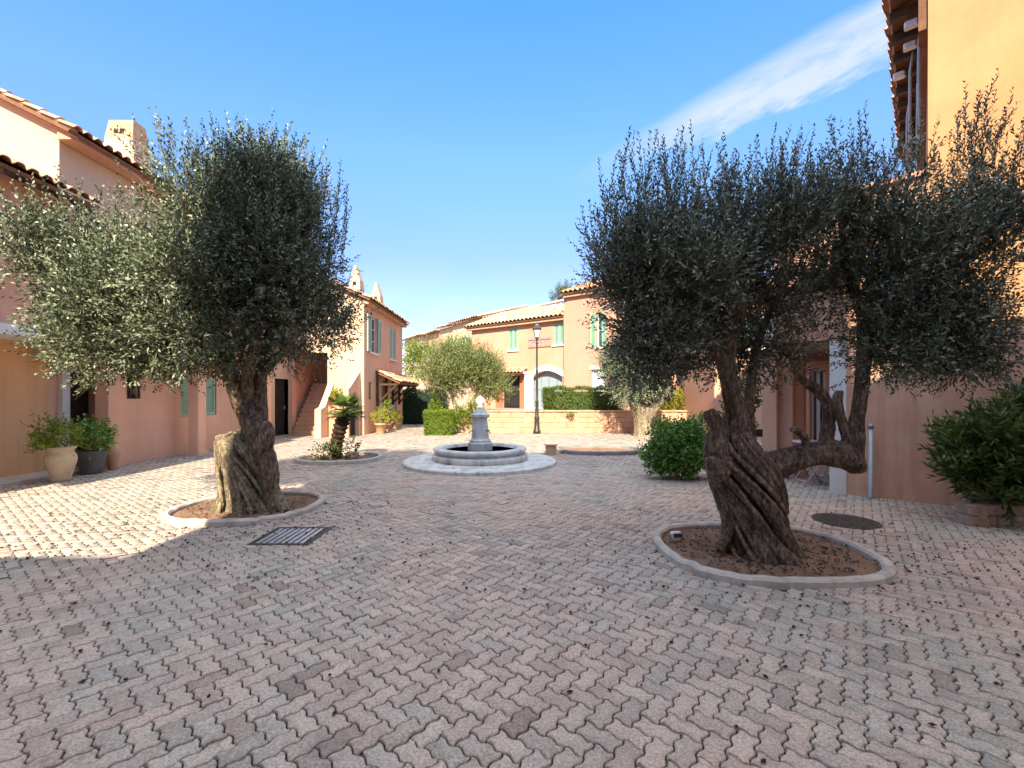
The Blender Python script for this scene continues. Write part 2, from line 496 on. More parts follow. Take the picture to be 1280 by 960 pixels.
# ------------------------------------------------------------------ foliage
def quads_mesh(name, Q, tint, m, parent=None, loc=None):
    """Q: (n, 4, 3) quads, one tint per quad"""
    n = len(Q)
    me = bpy.data.meshes.new(name)
    me.vertices.add(n * 4); me.loops.add(n * 4); me.polygons.add(n)
    me.vertices.foreach_set('co', Q.reshape(-1).astype(np.float32))
    me.loops.foreach_set('vertex_index', np.arange(n * 4, dtype=np.int32))
    me.polygons.foreach_set('loop_start', np.arange(0, n * 4, 4, dtype=np.int32))
    me.polygons.foreach_set('loop_total', np.full(n, 4, dtype=np.int32))
    me.update(calc_edges=True)
    at = me.attributes.new('tint', 'FLOAT', 'FACE')
    at.data.foreach_set('value', tint.astype(np.float32))
    return link(name, me, m, parent, loc)

def norm(a):
    return a / (np.linalg.norm(a, axis=-1, keepdims=True) + 1e-9)

def leaf_quads(base, d, L, Wd, rng, flat=None):
    n = len(base)
    r = rng.normal(size=(n, 3))
    if flat is not None: r = r * .35 + flat
    side = norm(np.cross(d, r))
    L = L[:, None]; Wd = Wd[:, None]
    nrm = np.cross(side, d)
    mid = base + d * L * .45 + nrm * L * .04
    return np.stack([base, mid + side * Wd * .5, base + d * L, mid - side * Wd * .5], axis=1)

def shoots(base, d, length, rng, spacing=.022, leaf=.05, width=.012, spread=.75, curve=.15, grav=0.0):
    """straight leafy shoots carrying pairs of narrow leaves"""
    n = np.maximum(3, (length / spacing).astype(int))
    idx = np.repeat(np.arange(len(base)), n)
    start = np.cumsum(n) - n
    k = np.arange(len(idx)) - start[idx]
    t = (k + .3) / n[idx]
    s = t * length[idx]
    up = np.array([0, 0, 1.0])
    pos = base[idx] + d[idx] * s[:, None] + up * (curve * s ** 2 / np.maximum(length[idx], .05))[:, None] - up * (grav * s ** 2)[:, None]
    a = norm(np.cross(d, rng.normal(size=d.shape)))
    b = np.cross(d, a)
    th = (k % 2) * math.pi + (k // 2) * 1.57 + rng.uniform(-.5, .5, len(k))
    rad = a[idx] * np.cos(th)[:, None] + b[idx] * np.sin(th)[:, None]
    ld = norm(d[idx] * (1.0 - .25 * t[:, None]) + rad * spread + rng.normal(size=(len(k), 3)) * .22)
    L = leaf * rng.uniform(.65, 1.2, len(k)) * (1 - .45 * t ** 3)
    return leaf_quads(pos, ld, L, width * rng.uniform(.75, 1.25, len(k)), rng), idx

def in_lobes(lobes, n, rng, bias=2.3):
    """points through ellipsoids (cx, cy, cz, rx, ry, rz, weight); returns points and outward directions"""
    w = np.array([l[6] for l in lobes]); w = w / w.sum()
    pick = rng.choice(len(lobes), n, p=w)
    Lb = np.array([l[:6] for l in lobes])[pick]
    dirs = norm(rng.normal(size=(n, 3)))
    r = rng.uniform(0, 1, n) ** (1 / bias)
    return Lb[:, :3] + dirs * r[:, None] * Lb[:, 3:], norm(dirs / Lb[:, 3:]), r

def clumpy(lobes, n_sub, rng, size=.42):
    """break each lobe into smaller clumps so that the outline is uneven and gaps show"""
    out = []
    for l in lobes:
        P, d, r = in_lobes([l], n_sub, rng, 3.2)
        for p in P:
            k = size * rng.uniform(.65, 1.25)
            q = np.array(l[:3]) + (p - np.array(l[:3])) * (1 - size * .55)
            out.append((*q, l[3] * k, l[4] * k, l[5] * k, l[6] / n_sub))
        out.append((*l[:3], l[3] * .72, l[4] * .72, l[5] * .72, l[6] * .35))
    return out

def olive_crown(lobes, n, rng, parent, m='olive_leaf', leaf=.05, width=.013, lng=(.22, .5), spacing=.022, n_sub=12, size=.42, upright=.8, tint0=.45):
    subs = clumpy(lobes, n_sub, rng, size)
    P, o, r = in_lobes(subs, n, rng)
    zc = np.mean([l[2] for l in lobes]); zr = max(l[5] for l in lobes)
    hi = np.clip((P[:, 2] - zc) / zr, -1, 1)
    up = np.zeros_like(o); up[:, 2] = upright * (.55 + .55 * hi)
    d = norm(o * .55 + up + rng.normal(size=o.shape) * .33)
    length = rng.uniform(*lng, n) * (1 + .25 * np.clip(hi, 0, 1))
    Q, idx = shoots(P, d, length, rng, spacing, leaf, width)
    tw = np.clip(rng.normal(tint0, .16, n), 0, 1)
    tint = np.clip(tw[idx] + rng.normal(0, .2, len(idx)), 0, 1)
    crown = quads_mesh('crown', Q, tint, m, parent)
    return crown, P, d, length

def twig_mesh(P, d, length, parent, m='bark', every=3, r=.0035):
    """bare wood of the shoots"""
    P, d, length = P[::every], d[::every], length[::every]
    a = norm(np.cross(d, np.array([.3, .2, .9]))); b = np.cross(d, a)
    q = []
    for x, y in ((a, b), (b, -a)):
        q.append(np.stack([P - d * .12 + x * r, P - d * .12 - x * r, P + d * length[:, None] - x * r * .3, P + d * length[:, None] + x * r * .3], axis=1))
    q = np.concatenate(q)
    return quads_mesh('twigs', q, np.zeros(len(q)), m, parent)

def wood(name, tubes, m, parent, voxel=.02, strength=.03, nscale=.09, seed=1, smooth=3):
    """gnarled trunk: overlapping strands fused and roughened"""
    mb = MB()
    for pts, n, ns in tubes:
        s = spline(pts, n)
        mb.tube(s[:, :3], s[:, 3].clip(.004), ns)
    o = mb.build(name, m, parent)
    rm = o.modifiers.new('fuse', 'REMESH'); rm.mode = 'VOXEL'; rm.voxel_size = voxel; rm.use_smooth_shade = True
    sm = o.modifiers.new('soften', 'SMOOTH'); sm.iterations = smooth; sm.factor = .5
    for k, (sz, st) in enumerate(((nscale * 2.6, strength), (nscale, strength * .7))):
        tx = bpy.data.textures.new('bark_relief', 'CLOUDS'); tx.noise_scale = sz; tx.noise_depth = 4
        dp = o.modifiers.new('relief', 'DISPLACE'); dp.texture = tx; dp.strength = st; dp.mid_level = .5; dp.texture_coords = 'LOCAL'
    return o

def bushy(name, label, cat, loc, lobes, n, m, leaf=.07, width=.035, rng=None, group=None, lng=(.08, .2), spacing=.03, spread=.9, n_sub=10, size=.5, upright=.5, core=None, stem=None, bias=3.2, part='foliage', grav=0.0):
    """a shrub: leafy shoots through its volume, on a few bare stems"""
    t = thing(name, label, cat, loc, group)
    subs = clumpy(lobes, n_sub, rng, size) if n_sub else lobes
    P, o, r = in_lobes(subs, n, rng, bias)
    P[:, 2] = np.maximum(P[:, 2], loc[2] + .03)
    up = np.zeros_like(o); up[:, 2] = upright
    d = norm(o * .8 + up + rng.normal(size=o.shape) * .35)
    Q, idx = shoots(P, d, rng.uniform(*lng, n), rng, spacing, leaf, width, spread, grav=grav)
    tw = np.clip(rng.normal(.45, .2, n), 0, 1)
    quads_mesh(part, Q, np.clip(tw[idx] + rng.normal(0, .18, len(idx)), 0, 1), m, t)
    sb = MB()
    L = lobes[0]
    for k in range(5):
        a = rng.uniform(0, 6.28)
        q = np.array(L[:3]) + np.array([math.cos(a) * L[3] * .4, math.sin(a) * L[4] * .4, L[5] * .3])
        p0 = np.array(loc) + np.array([math.cos(a) * .06, math.sin(a) * .06, -.02])
        s = spline([(*p0, .025), (*(p0 * .5 + q * .5 + np.array([0, 0, .04])), .018), (*q, .007)], 8)
        sb.tube(s[:, :3], s[:, 3], 6)
    sb.build('stem', stem or 'bark', t)
    return t

def box_hedge(name, label, loc, x0, x1, y0, y1, z0, z1, n, m, rng, leaf=.06, width=.03, lng=(.06, .14), wob=.04, cat='hedge'):
    t = thing(name, label, cat, loc)
    P = rng.uniform(size=(n, 3))
    face = rng.integers(0, 5, n)
    edge = rng.uniform(0, .12, n)
    for f, (ax, val) in enumerate(((0, 0), (0, 1), (1, 0), (1, 1), (2, 1))):
        s = face == f
        P[s, ax] = edge[s] if val == 0 else 1 - edge[s]
    o = norm((P - .5) * np.array([1, 1, 1.2]) + rng.normal(size=(n, 3)) * .1)
    P = np.array([x0, y0, z0]) + P * np.array([x1 - x0, y1 - y0, z1 - z0])
    P += np.stack([np.sin(P[:, 0] * 5 + P[:, 2] * 3), np.cos(P[:, 1] * 4 + P[:, 0] * 3), np.sin(P[:, 0] * 7 + 1)], 1) * wob
    d = norm(o + np.array([0, 0, .55]) + rng.normal(size=o.shape) * .4)
    Q, idx = shoots(P, d, rng.uniform(*lng, n), rng, .03, leaf, width, .9)
    tw = np.clip(rng.normal(.45, .2, n), 0, 1)
    quads_mesh('foliage', Q, np.clip(tw[idx] + rng.normal(0, .18, len(idx)), 0, 1), m, t)
    i = .13
    cb = MB().box(x0 + i, x1 - i, y0 + i, y1 - i, z0 - .02, z1 - i).build('inner_growth', m, t)
    cb.data.attributes.new('tint', 'FLOAT', 'FACE').data.foreach_set('value', [.12] * 6)
    return t

# ------------------------------------------------------------------ ground
def setting(o, kind='structure'):
    o['kind'] = kind
    return o

setting(MB().add([(-220, -120, -.03), (220, -120, -.03), (220, 320, -.03), (-220, 320, -.03)], [[0, 1, 2, 3]]).build('ground', 'earth_ground'))
setting(MB().add([(-12, -6, -.014), (11, -6, -.014), (11, 26, -.014), (-12, 26, -.014)], [[0, 1, 2, 3]]).build('paving_bed', 'mortar'))

def paving():
    """wavy interlocking pavers in herringbone, every stone a real bevelled block"""
    a = .0937
    th = R(7.7 - 45)
    ux = np.array([math.cos(th), math.sin(th)]); uy = np.array([-math.sin(th), math.cos(th)])
    A = .082
    hi = [(0, 0), (.14, A), (.34, A), (.5, 0), (.66, -A), (.86, -A)]
    lo = [(0, 0), (.25, A * 1.05), (.75, -A * 1.05)]
    def outline(w, h, prof, gap):
        pts = []
        top = lambda t, s: s
        for i in range(w):                               # bottom, left to right
            for t, o in prof: pts.append((i + t, o, 0, 1))
        for j in range(h):                               # right, upwards
            for t, o in prof: pts.append((w - o, j + t, -1, 0))
        for i in range(w - 1, -1, -1):                   # top, right to left
            for t, o in [(1, 0)] + prof[:0:-1]: pts.append((i + t, h + o, 0, -1))
        for j in range(h - 1, -1, -1):                   # left, downwards
            for t, o in [(1, 0)] + prof[:0:-1]: pts.append((0 - o, j + t, 1, 0))
        P = np.array(pts)
        for k, (sx, sy) in ((0, (1, 1)), (w * len(prof), (-1, 1)), ((w + h) * len(prof), (-1, -1)), ((2 * w + h) * len(prof), (1, -1))):
            P[k, 2], P[k, 3] = sx, sy
        return P[:, :2], P[:, 2:]
    rng = np.random.default_rng(3)
    shapes = {}
    for lod, prof in ((0, hi), (1, lo), (2, lo)):
        for k, (w, h) in ((0, (2, 1)), (1, (1, 2))):
            shapes[lod, k] = outline(w, h, prof, 0)
    verts, loops, totals, tint = [], [], [], []
    nv = 0
    R_ = 420
    n_, m_ = np.meshgrid(np.arange(-R_, R_), np.arange(-R_ // 2, R_ // 2))
    n_, m_ = n_.ravel(), m_.ravel()
    for kind, off in ((0, (0, 0)), (1, (2, -1))):
        gx = n_ + 2 * m_ + off[0]; gy = n_ - 2 * m_ + off[1]
        cx = a * (ux[0] * (gx + .75) + uy[0] * (gy + .75)); cy = a * (ux[1] * (gx + .75) + uy[1] * (gy + .75)) + 6.0
        ok = (cy > .4) & (cy < 25.5) & (cx > -9.1) & (cx < 8.6) & (np.abs(cx) < cy * 1.28 + 1.6)
        for (ex, ey, ea, eb), pw in zip(BEDS, (2.7, 2.5, 2.2, 2.3)):
            ok &= np.abs((cx - ex) / (ea - .035)) ** pw + np.abs((cy - ey) / (eb - .035)) ** pw > 1
        dist = np.hypot(cx, cy)
        for lod, sel in ((0, ok & (dist < 5.5)), (1, ok & (dist >= 5.5) & (dist < 10)), (2, ok & (dist >= 10))):
            bx, by = gx[sel].astype(float), gy[sel].astype(float)
            nb = len(bx)
            if not nb: continue
            P, I = shapes[lod, kind]
            k = len(P)
            rings = [(.046, -.005), (.10, 0.0)] if lod < 2 else [(.062, 0.0)]
            if lod == 0: rings = [(.046, -.016)] + rings
            zt = rng.normal(0, .0017, nb)
            tl = rng.normal(0, .011, (nb, 2))
            ringv = []
            for ins, z in rings:
                q = P + I * ins
                lx = bx[:, None] + q[None, :, 0]; ly = by[:, None] + q[None, :, 1]
                X = a * (ux[0] * lx + uy[0] * ly); Y = a * (ux[1] * lx + uy[1] * ly) + 6.0
                Z = np.full_like(X, z) + zt[:, None] + a * (tl[:, :1] * (q[None, :, 0] - 1) + tl[:, 1:] * (q[None, :, 1] - .5))
                ringv.append(np.stack([X, Y, Z], 2))
            V = np.stack(ringv, 1).reshape(-1, 3)         # block, ring, k
            nr = len(rings)
            b0 = nv + np.arange(nb) * nr * k
            tn = rng.uniform(0, 1, nb)
            cap = (b0[:, None] + (nr - 1) * k + np.arange(k)[None]).ravel()
            loops.append(cap); totals.append(np.full(nb, k)); tint.append(tn)
            i0 = np.arange(k); i1 = (i0 + 1) % k
            for r in range(nr - 1):
                q = np.stack([r * k + i0, r * k + i1, (r + 1) * k + i1, (r + 1) * k + i0], 1).ravel()
                loops.append((b0[:, None] + q[None]).ravel()); totals.append(np.full(nb * k, 4)); tint.append(np.repeat(tn, k))
            verts.append(V); nv += len(V)
    V = np.concatenate(verts); Lp = np.concatenate(loops); T = np.concatenate(totals)
    me = bpy.data.meshes.new('paving')
    me.vertices.add(len(V)); me.loops.add(len(Lp)); me.polygons.add(len(T))
    me.vertices.foreach_set('co', V.reshape(-1).astype(np.float32))
    me.loops.foreach_set('vertex_index', Lp.astype(np.int32))
    me.polygons.foreach_set('loop_start', (np.cumsum(T) - T).astype(np.int32))
    me.polygons.foreach_set('loop_total', T.astype(np.int32))
    me.update(calc_edges=True)
    at = me.attributes.new('tint', 'FLOAT', 'FACE')
    at.data.foreach_set('value', np.concatenate(tint).astype(np.float32))
    return setting(link('paving', me, 'paver'))

# planting beds let into the paving: centre x, y, half widths
BED_RIGHT = (2.36, 4.36, .97, .83)
BED_LEFT = (-3.52, 6.05, .90, .84)
BED_PALM = (-4.06, 10.6, .95, .85)
BED_SUNK = (2.25, 12.15, 1.15, .85)
BEDS = [BED_RIGHT, BED_LEFT, BED_PALM, BED_SUNK]
paving()

def superellipse(cx, cy, a, b, n=64, e=4.0):
    out = []
    for k in range(n):
        t = 2 * math.pi * k / n
        c, s = math.cos(t), math.sin(t)
        out.append((cx + a * math.copysign(abs(c) ** (2 / e), c), cy + b * math.copysign(abs(s) ** (2 / e), s)))
    return out

def bed(bx, label, m='kerb', soil='soil', h=.065, w=.085, e=3.2, mound=.02, n=72):
    """kerbed planting bed: cast kerb ring with soil inside"""
    cx, cy, a, b = bx
    t = thing('planting_bed', label, 'planting bed', (cx, cy, 0))
    rng = np.random.default_rng(int(abs(cx) * 100))
    ring = lambda k: superellipse(cx, cy, a - k, b - k, n, e)
    mb = MB()
    wob = rng.normal(0, .004, n)
    prof = [(0.0, -.03), (0.0, h - .02), (.018, h), (w - .018, h), (w, h - .02), (w, -.03)]
    vs = []
    for k, z in prof:
        vs += [(x, y, z + (wob[i] if z > 0 else 0)) for i, (x, y) in enumerate(ring(k))]
    fs = [[r * n + i, r * n + (i + 1) % n, (r + 1) * n + (i + 1) % n, (r + 1) * n + i] for r in range(len(prof) - 1) for i in range(n)]
    mb.add(vs, fs, False).build('kerb', m, t)
    sb = MB(); rr = 14; vs = []
    for r in range(rr):
        q = 1 - r / rr
        for i, (x, y) in enumerate(superellipse(cx, cy, (a - w + .01) * q, (b - w + .01) * q, n, e - (e - 2) * (1 - q))):
            vs.append((x, y, .008 + mound * (1 - q * q) + rng.normal(0, .006) * (r > 0)))
    vs.append((cx, cy, .01 + mound))
    fs = [[r * n + i, r * n + (i + 1) % n, (r + 1) * n + (i + 1) % n, (r + 1) * n + i] for r in range(rr - 1) for i in range(n)]
    fs += [[(rr - 1) * n + i, (rr - 1) * n + (i + 1) % n, rr * n] for i in range(n)]
    sb.add(vs, fs, True).build('soil', soil, t)
    return t

bed(BED_RIGHT, 'pale rounded kerb ring of red soil under the twisted olive on the right', e=2.7)
bed(BED_LEFT, 'kerbed soil bed around the half sunlit olive on the left', mound=.05, e=2.5)
bed(BED_PALM, 'round kerbed bed under the small leaning palm', h=.09, e=2.2)
bed(BED_SUNK, 'low grey kerbed bare bed on the paving right of the fountain', 'dark_kerb', 'soil', .10, .09, 2.3, 0)

# ------------------------------------------------------------------ olive trees
def px_tube(rows, n, ns):
    """rows of (px x, px y, depth, radius in px) -> spline rows in metres"""
    return ([(*W(x, y, d), r * d / F_PX) for x, y, d, r in rows], n, ns)

def strands(path, k, rng, spin, frac=.42, out=.62):
    """twisted muscle-like strands around a trunk path of (x, y, z, r)"""
    s = spline(path, 26); res = []
    for j in range(k):
        ph = 2 * math.pi * j / k + rng.uniform(-.3, .3)
        rows = []
        fr = frac * rng.uniform(.7, 1.25)
        for i in range(0, 26, 2):
            t = i / 25
            a = ph + spin * t + .25 * math.sin(5 * t + j)
            r = s[i, 3]
            rows.append((s[i, 0] + math.cos(a) * r * out, s[i, 1] + math.sin(a) * r * out, s[i, 2], r * fr * (1 + .2 * math.sin(7 * t + 2 * j))))
        res.append((rows, 40, 8))
    return res

def right_olive():
    rng = np.random.default_rng(11)
    t = thing('olive_tree', 'old olive with twisted trunk and one elbowed limb, in the right kerbed bed', 'tree', (2.26, 4.28, 0))
    D = 4.3
    path = [(*W(x, y, d), r * d / F_PX) for x, y, d, r in
            ((952, 715, D, 58), (950, 692, D, 46), (945, 662, D, 37), (937, 625, D, 38), (925, 588, D, 39), (915, 558, D, 30), (912, 535, D, 20))]
    tb = [([(a, b, c, r * .62) for a, b, c, r in path], 30, 14)] + strands(path, 8, rng, -2.7, .25, .80)
    tb += strands(path, 13, rng, -3.0, .085, .98)
    # root flares
    for dx, y, r in ((-50, 702, 8), (-30, 714, 9), (4, 720, 9), (32, 712, 9), (44, 694, 8), (-44, 688, 8)):
        tb.append(px_tube(((948 + dx * 1.1, y, D - .15, r * .6), (944 + dx * .75, y - 25, D - .05, r * .9), (941 + dx * .62, 655, D - .02, r * 1.05), (934 + dx * .5, 612, D - .02, r)), 16, 8))
    # broken stub on the left, main limbs, elbowed branch on the right with its stubs
    tb.append(px_tube(((908, 588, D - .1, 17), (898, 558, D - .12, 13), (899, 536, D - .1, 11), (890, 522, D - .1, 10), (886, 513, D - .1, 7)), 18, 10))
    tb.append(px_tube(((902, 592, D - .14, 15), (891, 580, D - .18, 11), (885, 578, D - .2, 7)), 8, 10))
    tb.append(px_tube(((914, 560, D, 27), (922, 525, D, 14), (914, 490, D, 11), (908, 455, D, 10), (916, 420, D + .05, 9), (925, 380, D, 9), (922, 330, D, 6), (915, 260, D, 3)), 40, 10))
    tb.append(px_tube(((930, 545, D + .1, 14), (936, 510, D + .12, 7), (940, 470, D + .2, 6), (950, 420, D + .25, 5), (970, 370, D + .3, 4), (985, 300, D + .3, 3)), 30, 10))
    tb.append(px_tube(((908, 460, D, 9), (885, 425, D - .2, 7), (862, 400, D - .3, 5), (830, 340, D - .3, 3)), 20, 8))
    tb.append(px_tube(((915, 425, D, 8), (880, 380, D + .3, 6), (850, 330, D + .5, 3)), 20, 8))
    tb.append(px_tube(((925, 605, D, 24), (960, 586, D, 20), (990, 574, D - .05, 16), (1020, 567, D - .08, 15), (1048, 568, D - .1, 18), (1066, 572, D - .1, 16)), 30, 10))
    tb.append(px_tube(((1050, 570, D - .1, 15), (1068, 580, D - .1, 13), (1072, 590, D - .1, 9)), 8, 10))
    tb.append(px_tube(((1060, 576, D - .1, 17), (1070, 548, D - .1, 10), (1072, 520, D - .1, 8), (1077, 480, D - .08, 8), (1080, 440, D - .05, 8), (1082, 400, D, 8), (1092, 350, D, 9), (1110, 290, D, 5), (1120, 230, D, 3)), 46, 10))
    tb.append(px_tube(((1062, 552, D - .1, 8), (1053, 528, D - .12, 6), (1047, 505, D - .14, 6), (1049, 488, D - .14, 5)), 12, 8))
    tb.append(px_tube(((1030, 562, D - .05, 9), (1036, 530, D, 8), (1034, 505, D, 7), (1022, 488, D + .02, 7), (1004, 476, D + .04, 5), (990, 460, D + .05, 3)), 26, 8))
    tb.append(px_tube(((1081, 420, D, 9), (1120, 370, D - .2, 7), (1165, 320, D - .3, 5), (1200, 260, D - .3, 3)), 24, 8))
    tb.append(px_tube(((1081, 400, D, 8), (1060, 340, D + .3, 6), (1050, 270, D + .4, 3)), 20, 8))
    tb.append(px_tube(((1010, 560, D - .08, 6), (1004, 545, D - .1, 5), (990, 536, D - .14, 4)), 8, 8))
    for rows in (((925, 605, D, 24), (960, 586, D, 19), (990, 574, D - .05, 15), (1020, 567, D - .08, 13), (1050, 570, D - .1, 13)),
                 ((1064, 572, D - .1, 12), (1072, 520, D - .1, 8), (1077, 480, D - .08, 8), (1082, 420, D, 8), (1092, 350, D, 6)),
                 ((914, 560, D, 21), (920, 525, D, 14), (914, 490, D, 11), (908, 455, D, 9), (916, 420, D + .05, 7))):
        tb += strands(px_tube(rows, 20, 8)[0], 6, rng, -2.2, .27, .80)
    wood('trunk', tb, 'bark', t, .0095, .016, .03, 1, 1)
    L = lambda x, y, d, rx, ry, rd, w=1.0: (*W(x, y, d), rx * d / F_PX, rd, ry * d / F_PX, w)
    lobes = [L(805, 342, 4.2, 68, 92, .75, 1.05), L(872, 330, 4.3, 82, 95, .85, 1.25), L(950, 322, 4.5, 78, 82, .85, 1.0), L(830, 405, 4.2, 62, 62, .6, .55),
             L(925, 400, 4.6, 90, 70, .6, .5), L(1000, 390, 4.8, 44, 55, .5, .13),
             L(1030, 290, 4.55, 46, 66, .5, .42), L(1108, 328, 4.3, 66, 85, .7, .9), L(1178, 338, 4.2, 74, 88, .7, 1.0), L(1120, 410, 4.2, 62, 52, .5, .4), L(1195, 420, 4.2, 58, 48, .5, .4), L(930, 445, 4.6, 72, 34, .5, .3), L(815, 442, 4.2, 52, 34, .5, .3), L(1120, 442, 4.15, 52, 30, .4, .25), L(1205, 446, 4.15, 50, 28, .4, .22), L(1245, 285, 4.1, 52, 62, .5, .5)]
    cr, P, d, ln = olive_crown(lobes, 8800, rng, t, 'olive_leaf', .056, .0165, (.18, .40), .019, 8, .43, .85, .42)
    # long upright shoots along the top
    tops = []
    for x, y, dd in [(rng.uniform(738, 1010), rng.uniform(228, 285), rng.uniform(4.0, 4.8)) for _ in range(130)] + [(rng.uniform(1030, 1272), rng.uniform(215, 280), rng.uniform(3.9, 4.6)) for _ in range(85)] + [(rng.uniform(1195, 1290), rng.uniform(170, 225), rng.uniform(4.0, 4.4)) for _ in range(26)]:
        edge = max(0, (790 - x) / 50)
        tops.append(W(x, y + edge * 45, dd))
    tops = np.array(tops)
    dd = norm(np.array([0, 0, 1.0]) + rng.normal(size=tops.shape) * np.array([.2, .2, .1]))
    ln2 = rng.uniform(.25, .66, len(tops))
    Q, idx = shoots(tops, dd, ln2, rng, .0125, .055, .0145, .62, .05)
    quads_mesh('crown_shoots', Q, np.clip(rng.normal(.42, .22, len(idx)), 0, 1), 'olive_leaf', t)
    twig_mesh(np.vstack([P, tops]), np.vstack([d, dd]), np.concatenate([ln, ln2]), t, 'bark', 2)

def left_olive():
    rng = np.random.default_rng(21)
    t = thing('olive_tree', 'broad olive on pale stump-like trunk, its left half sunlit', 'tree', (-3.4, 5.95, 0))
    D = 5.9
    path = [(*W(x, y, d), r * d / F_PX) for x, y, d, r in
            ((312, 658, D, 45), (312, 640, D, 37), (311, 615, D, 31), (308, 585, D, 31), (303, 560, D, 29), (294, 540, D, 20))]
    tb = [([(a, b, c, r * .76) for a, b, c, r in path], 24, 14)] + strands(path, 8, rng, -1.2, .25, .82)
    tb += strands(path, 13, rng, -1.5, .085, .98)
    for dx, y, r in ((-40, 645, 10), (-15, 652, 12), (20, 652, 12), (40, 640, 9)):
        tb.append(px_tube(((312 + dx * 1.15, y, D - .15, r * .6), (312 + dx * .8, y - 20, D - .05, r), (312 + dx * .5, 600, D, r)), 12, 8))
    K = .74
    def thin(rows): return [(x, y, d, r * K) for x, y, d, r in rows]
    dark = [px_tube(thin(r), n, 10) for r, n in (
            (((344, 648, D - .1, 13), (337, 628, D - .12, 10), (335, 606, D - .15, 10), (337, 588, D - .18, 12), (331, 566, D - .18, 15), (320, 540, D - .12, 18), (307, 512, D, 17), (297, 490, D, 16), (287, 465, D, 14), (280, 430, D, 12), (262, 370, D, 8), (245, 290, D, 4)), 56),
            (((328, 560, D - .2, 15), (334, 542, D - .26, 13), (330, 528, D - .26, 9)), 10),
            (((322, 540, D, 17), (324, 505, D + .1, 13), (325, 475, D + .1, 11), (335, 430, D + .1, 9), (345, 370, D, 6), (350, 280, D, 3)), 36),
            (((308, 500, D, 10), (310, 470, D - .1, 9), (318, 430, D - .2, 8), (330, 350, D - .4, 4)), 26),
            (((290, 465, D, 9), (240, 420, D - .2, 7), (180, 370, D - .3, 5), (120, 320, D - .3, 3)), 26),
            (((325, 470, D + .1, 8), (370, 420, D, 6), (400, 360, D, 3)), 22))]
    dark += strands(px_tube(thin(((336, 612, D - .15, 9), (334, 580, D - .17, 12), (326, 552, D - .14, 16), (311, 518, D, 17), (298, 490, D, 15), (283, 445, D, 11))), 20, 8)[0], 7, rng, -2.2, .27, .88)
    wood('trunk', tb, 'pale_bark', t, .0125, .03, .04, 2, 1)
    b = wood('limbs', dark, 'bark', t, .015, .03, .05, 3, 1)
    L = lambda x, y, d, rx, ry, rd, w=1.0: (*W(x, y, d), rx * d / F_PX, rd, ry * d / F_PX, w)
    lobes = [L(106, 360, 5.6, 78, 82, .75, 1.1), L(165, 362, 5.5, 80, 82, .8, 1.2), L(122, 424, 5.5, 74, 46, .8, .5), L(205, 415, 5.5, 75, 60, .9, .6),
             L(302, 305, 5.8, 78, 112, .85, 1.5), L(350, 315, 5.9, 80, 115, .95, 1.5), L(300, 408, 5.8, 80, 72, 1.0, .8), L(378, 405, 5.9, 62, 74, .9, .7), L(240, 372, 5.4, 70, 88, .8, .8)]
    cr, P, d, ln = olive_crown(lobes, 11500, rng, t, 'silver_leaf', .062, .020, (.2, .46), .023, 8, .43, .75, .45)
    tops = []
    for _ in range(170):
        x = rng.uniform(225, 432)
        y = 212 + ((x - 318) / 110) ** 2 * 75 + rng.uniform(-18, 45)
        tops.append(W(x, y, rng.uniform(5.3, 6.4)))
    for _ in range(60):
        x = rng.uniform(38, 220); tops.append(W(x, 280 + abs(x - 165) * .25 + rng.uniform(-12, 30), rng.uniform(5.2, 6.0)))
    tops = np.array(tops)
    dd = norm(np.array([0, 0, 1.0]) + rng.normal(size=tops.shape) * np.array([.25, .25, .1]))
    ln2 = rng.uniform(.25, .72, len(tops))
    Q, idx = shoots(tops, dd, ln2, rng, .0165, .06, .018, .6, .05)
    quads_mesh('crown_shoots', Q, np.clip(rng.normal(.42, .22, len(idx)), 0, 1), 'silver_leaf', t)
    twig_mesh(np.vstack([P, tops]), np.vstack([d, dd]), np.concatenate([ln, ln2]), t, 'bark', 3)

def small_olive(label, base, D, trunk_rows, lobes, n, seed, m='silver_leaf', bark='pale_bark', leaf=.075, width=.026):
    rng = np.random.default_rng(seed)
    t = thing('olive_tree', label, 'tree', base)
    wood('trunk', [px_tube(r, 20, 9) for r in trunk_rows], bark, t, .03, .03, .1, seed, 2)
    cr, P, d, ln = olive_crown(lobes, int(n * 2.0), rng, t, m, leaf * 1.05, width * 1.15, (.25, .5), .034, 10, .42, .7, .5)
    return t

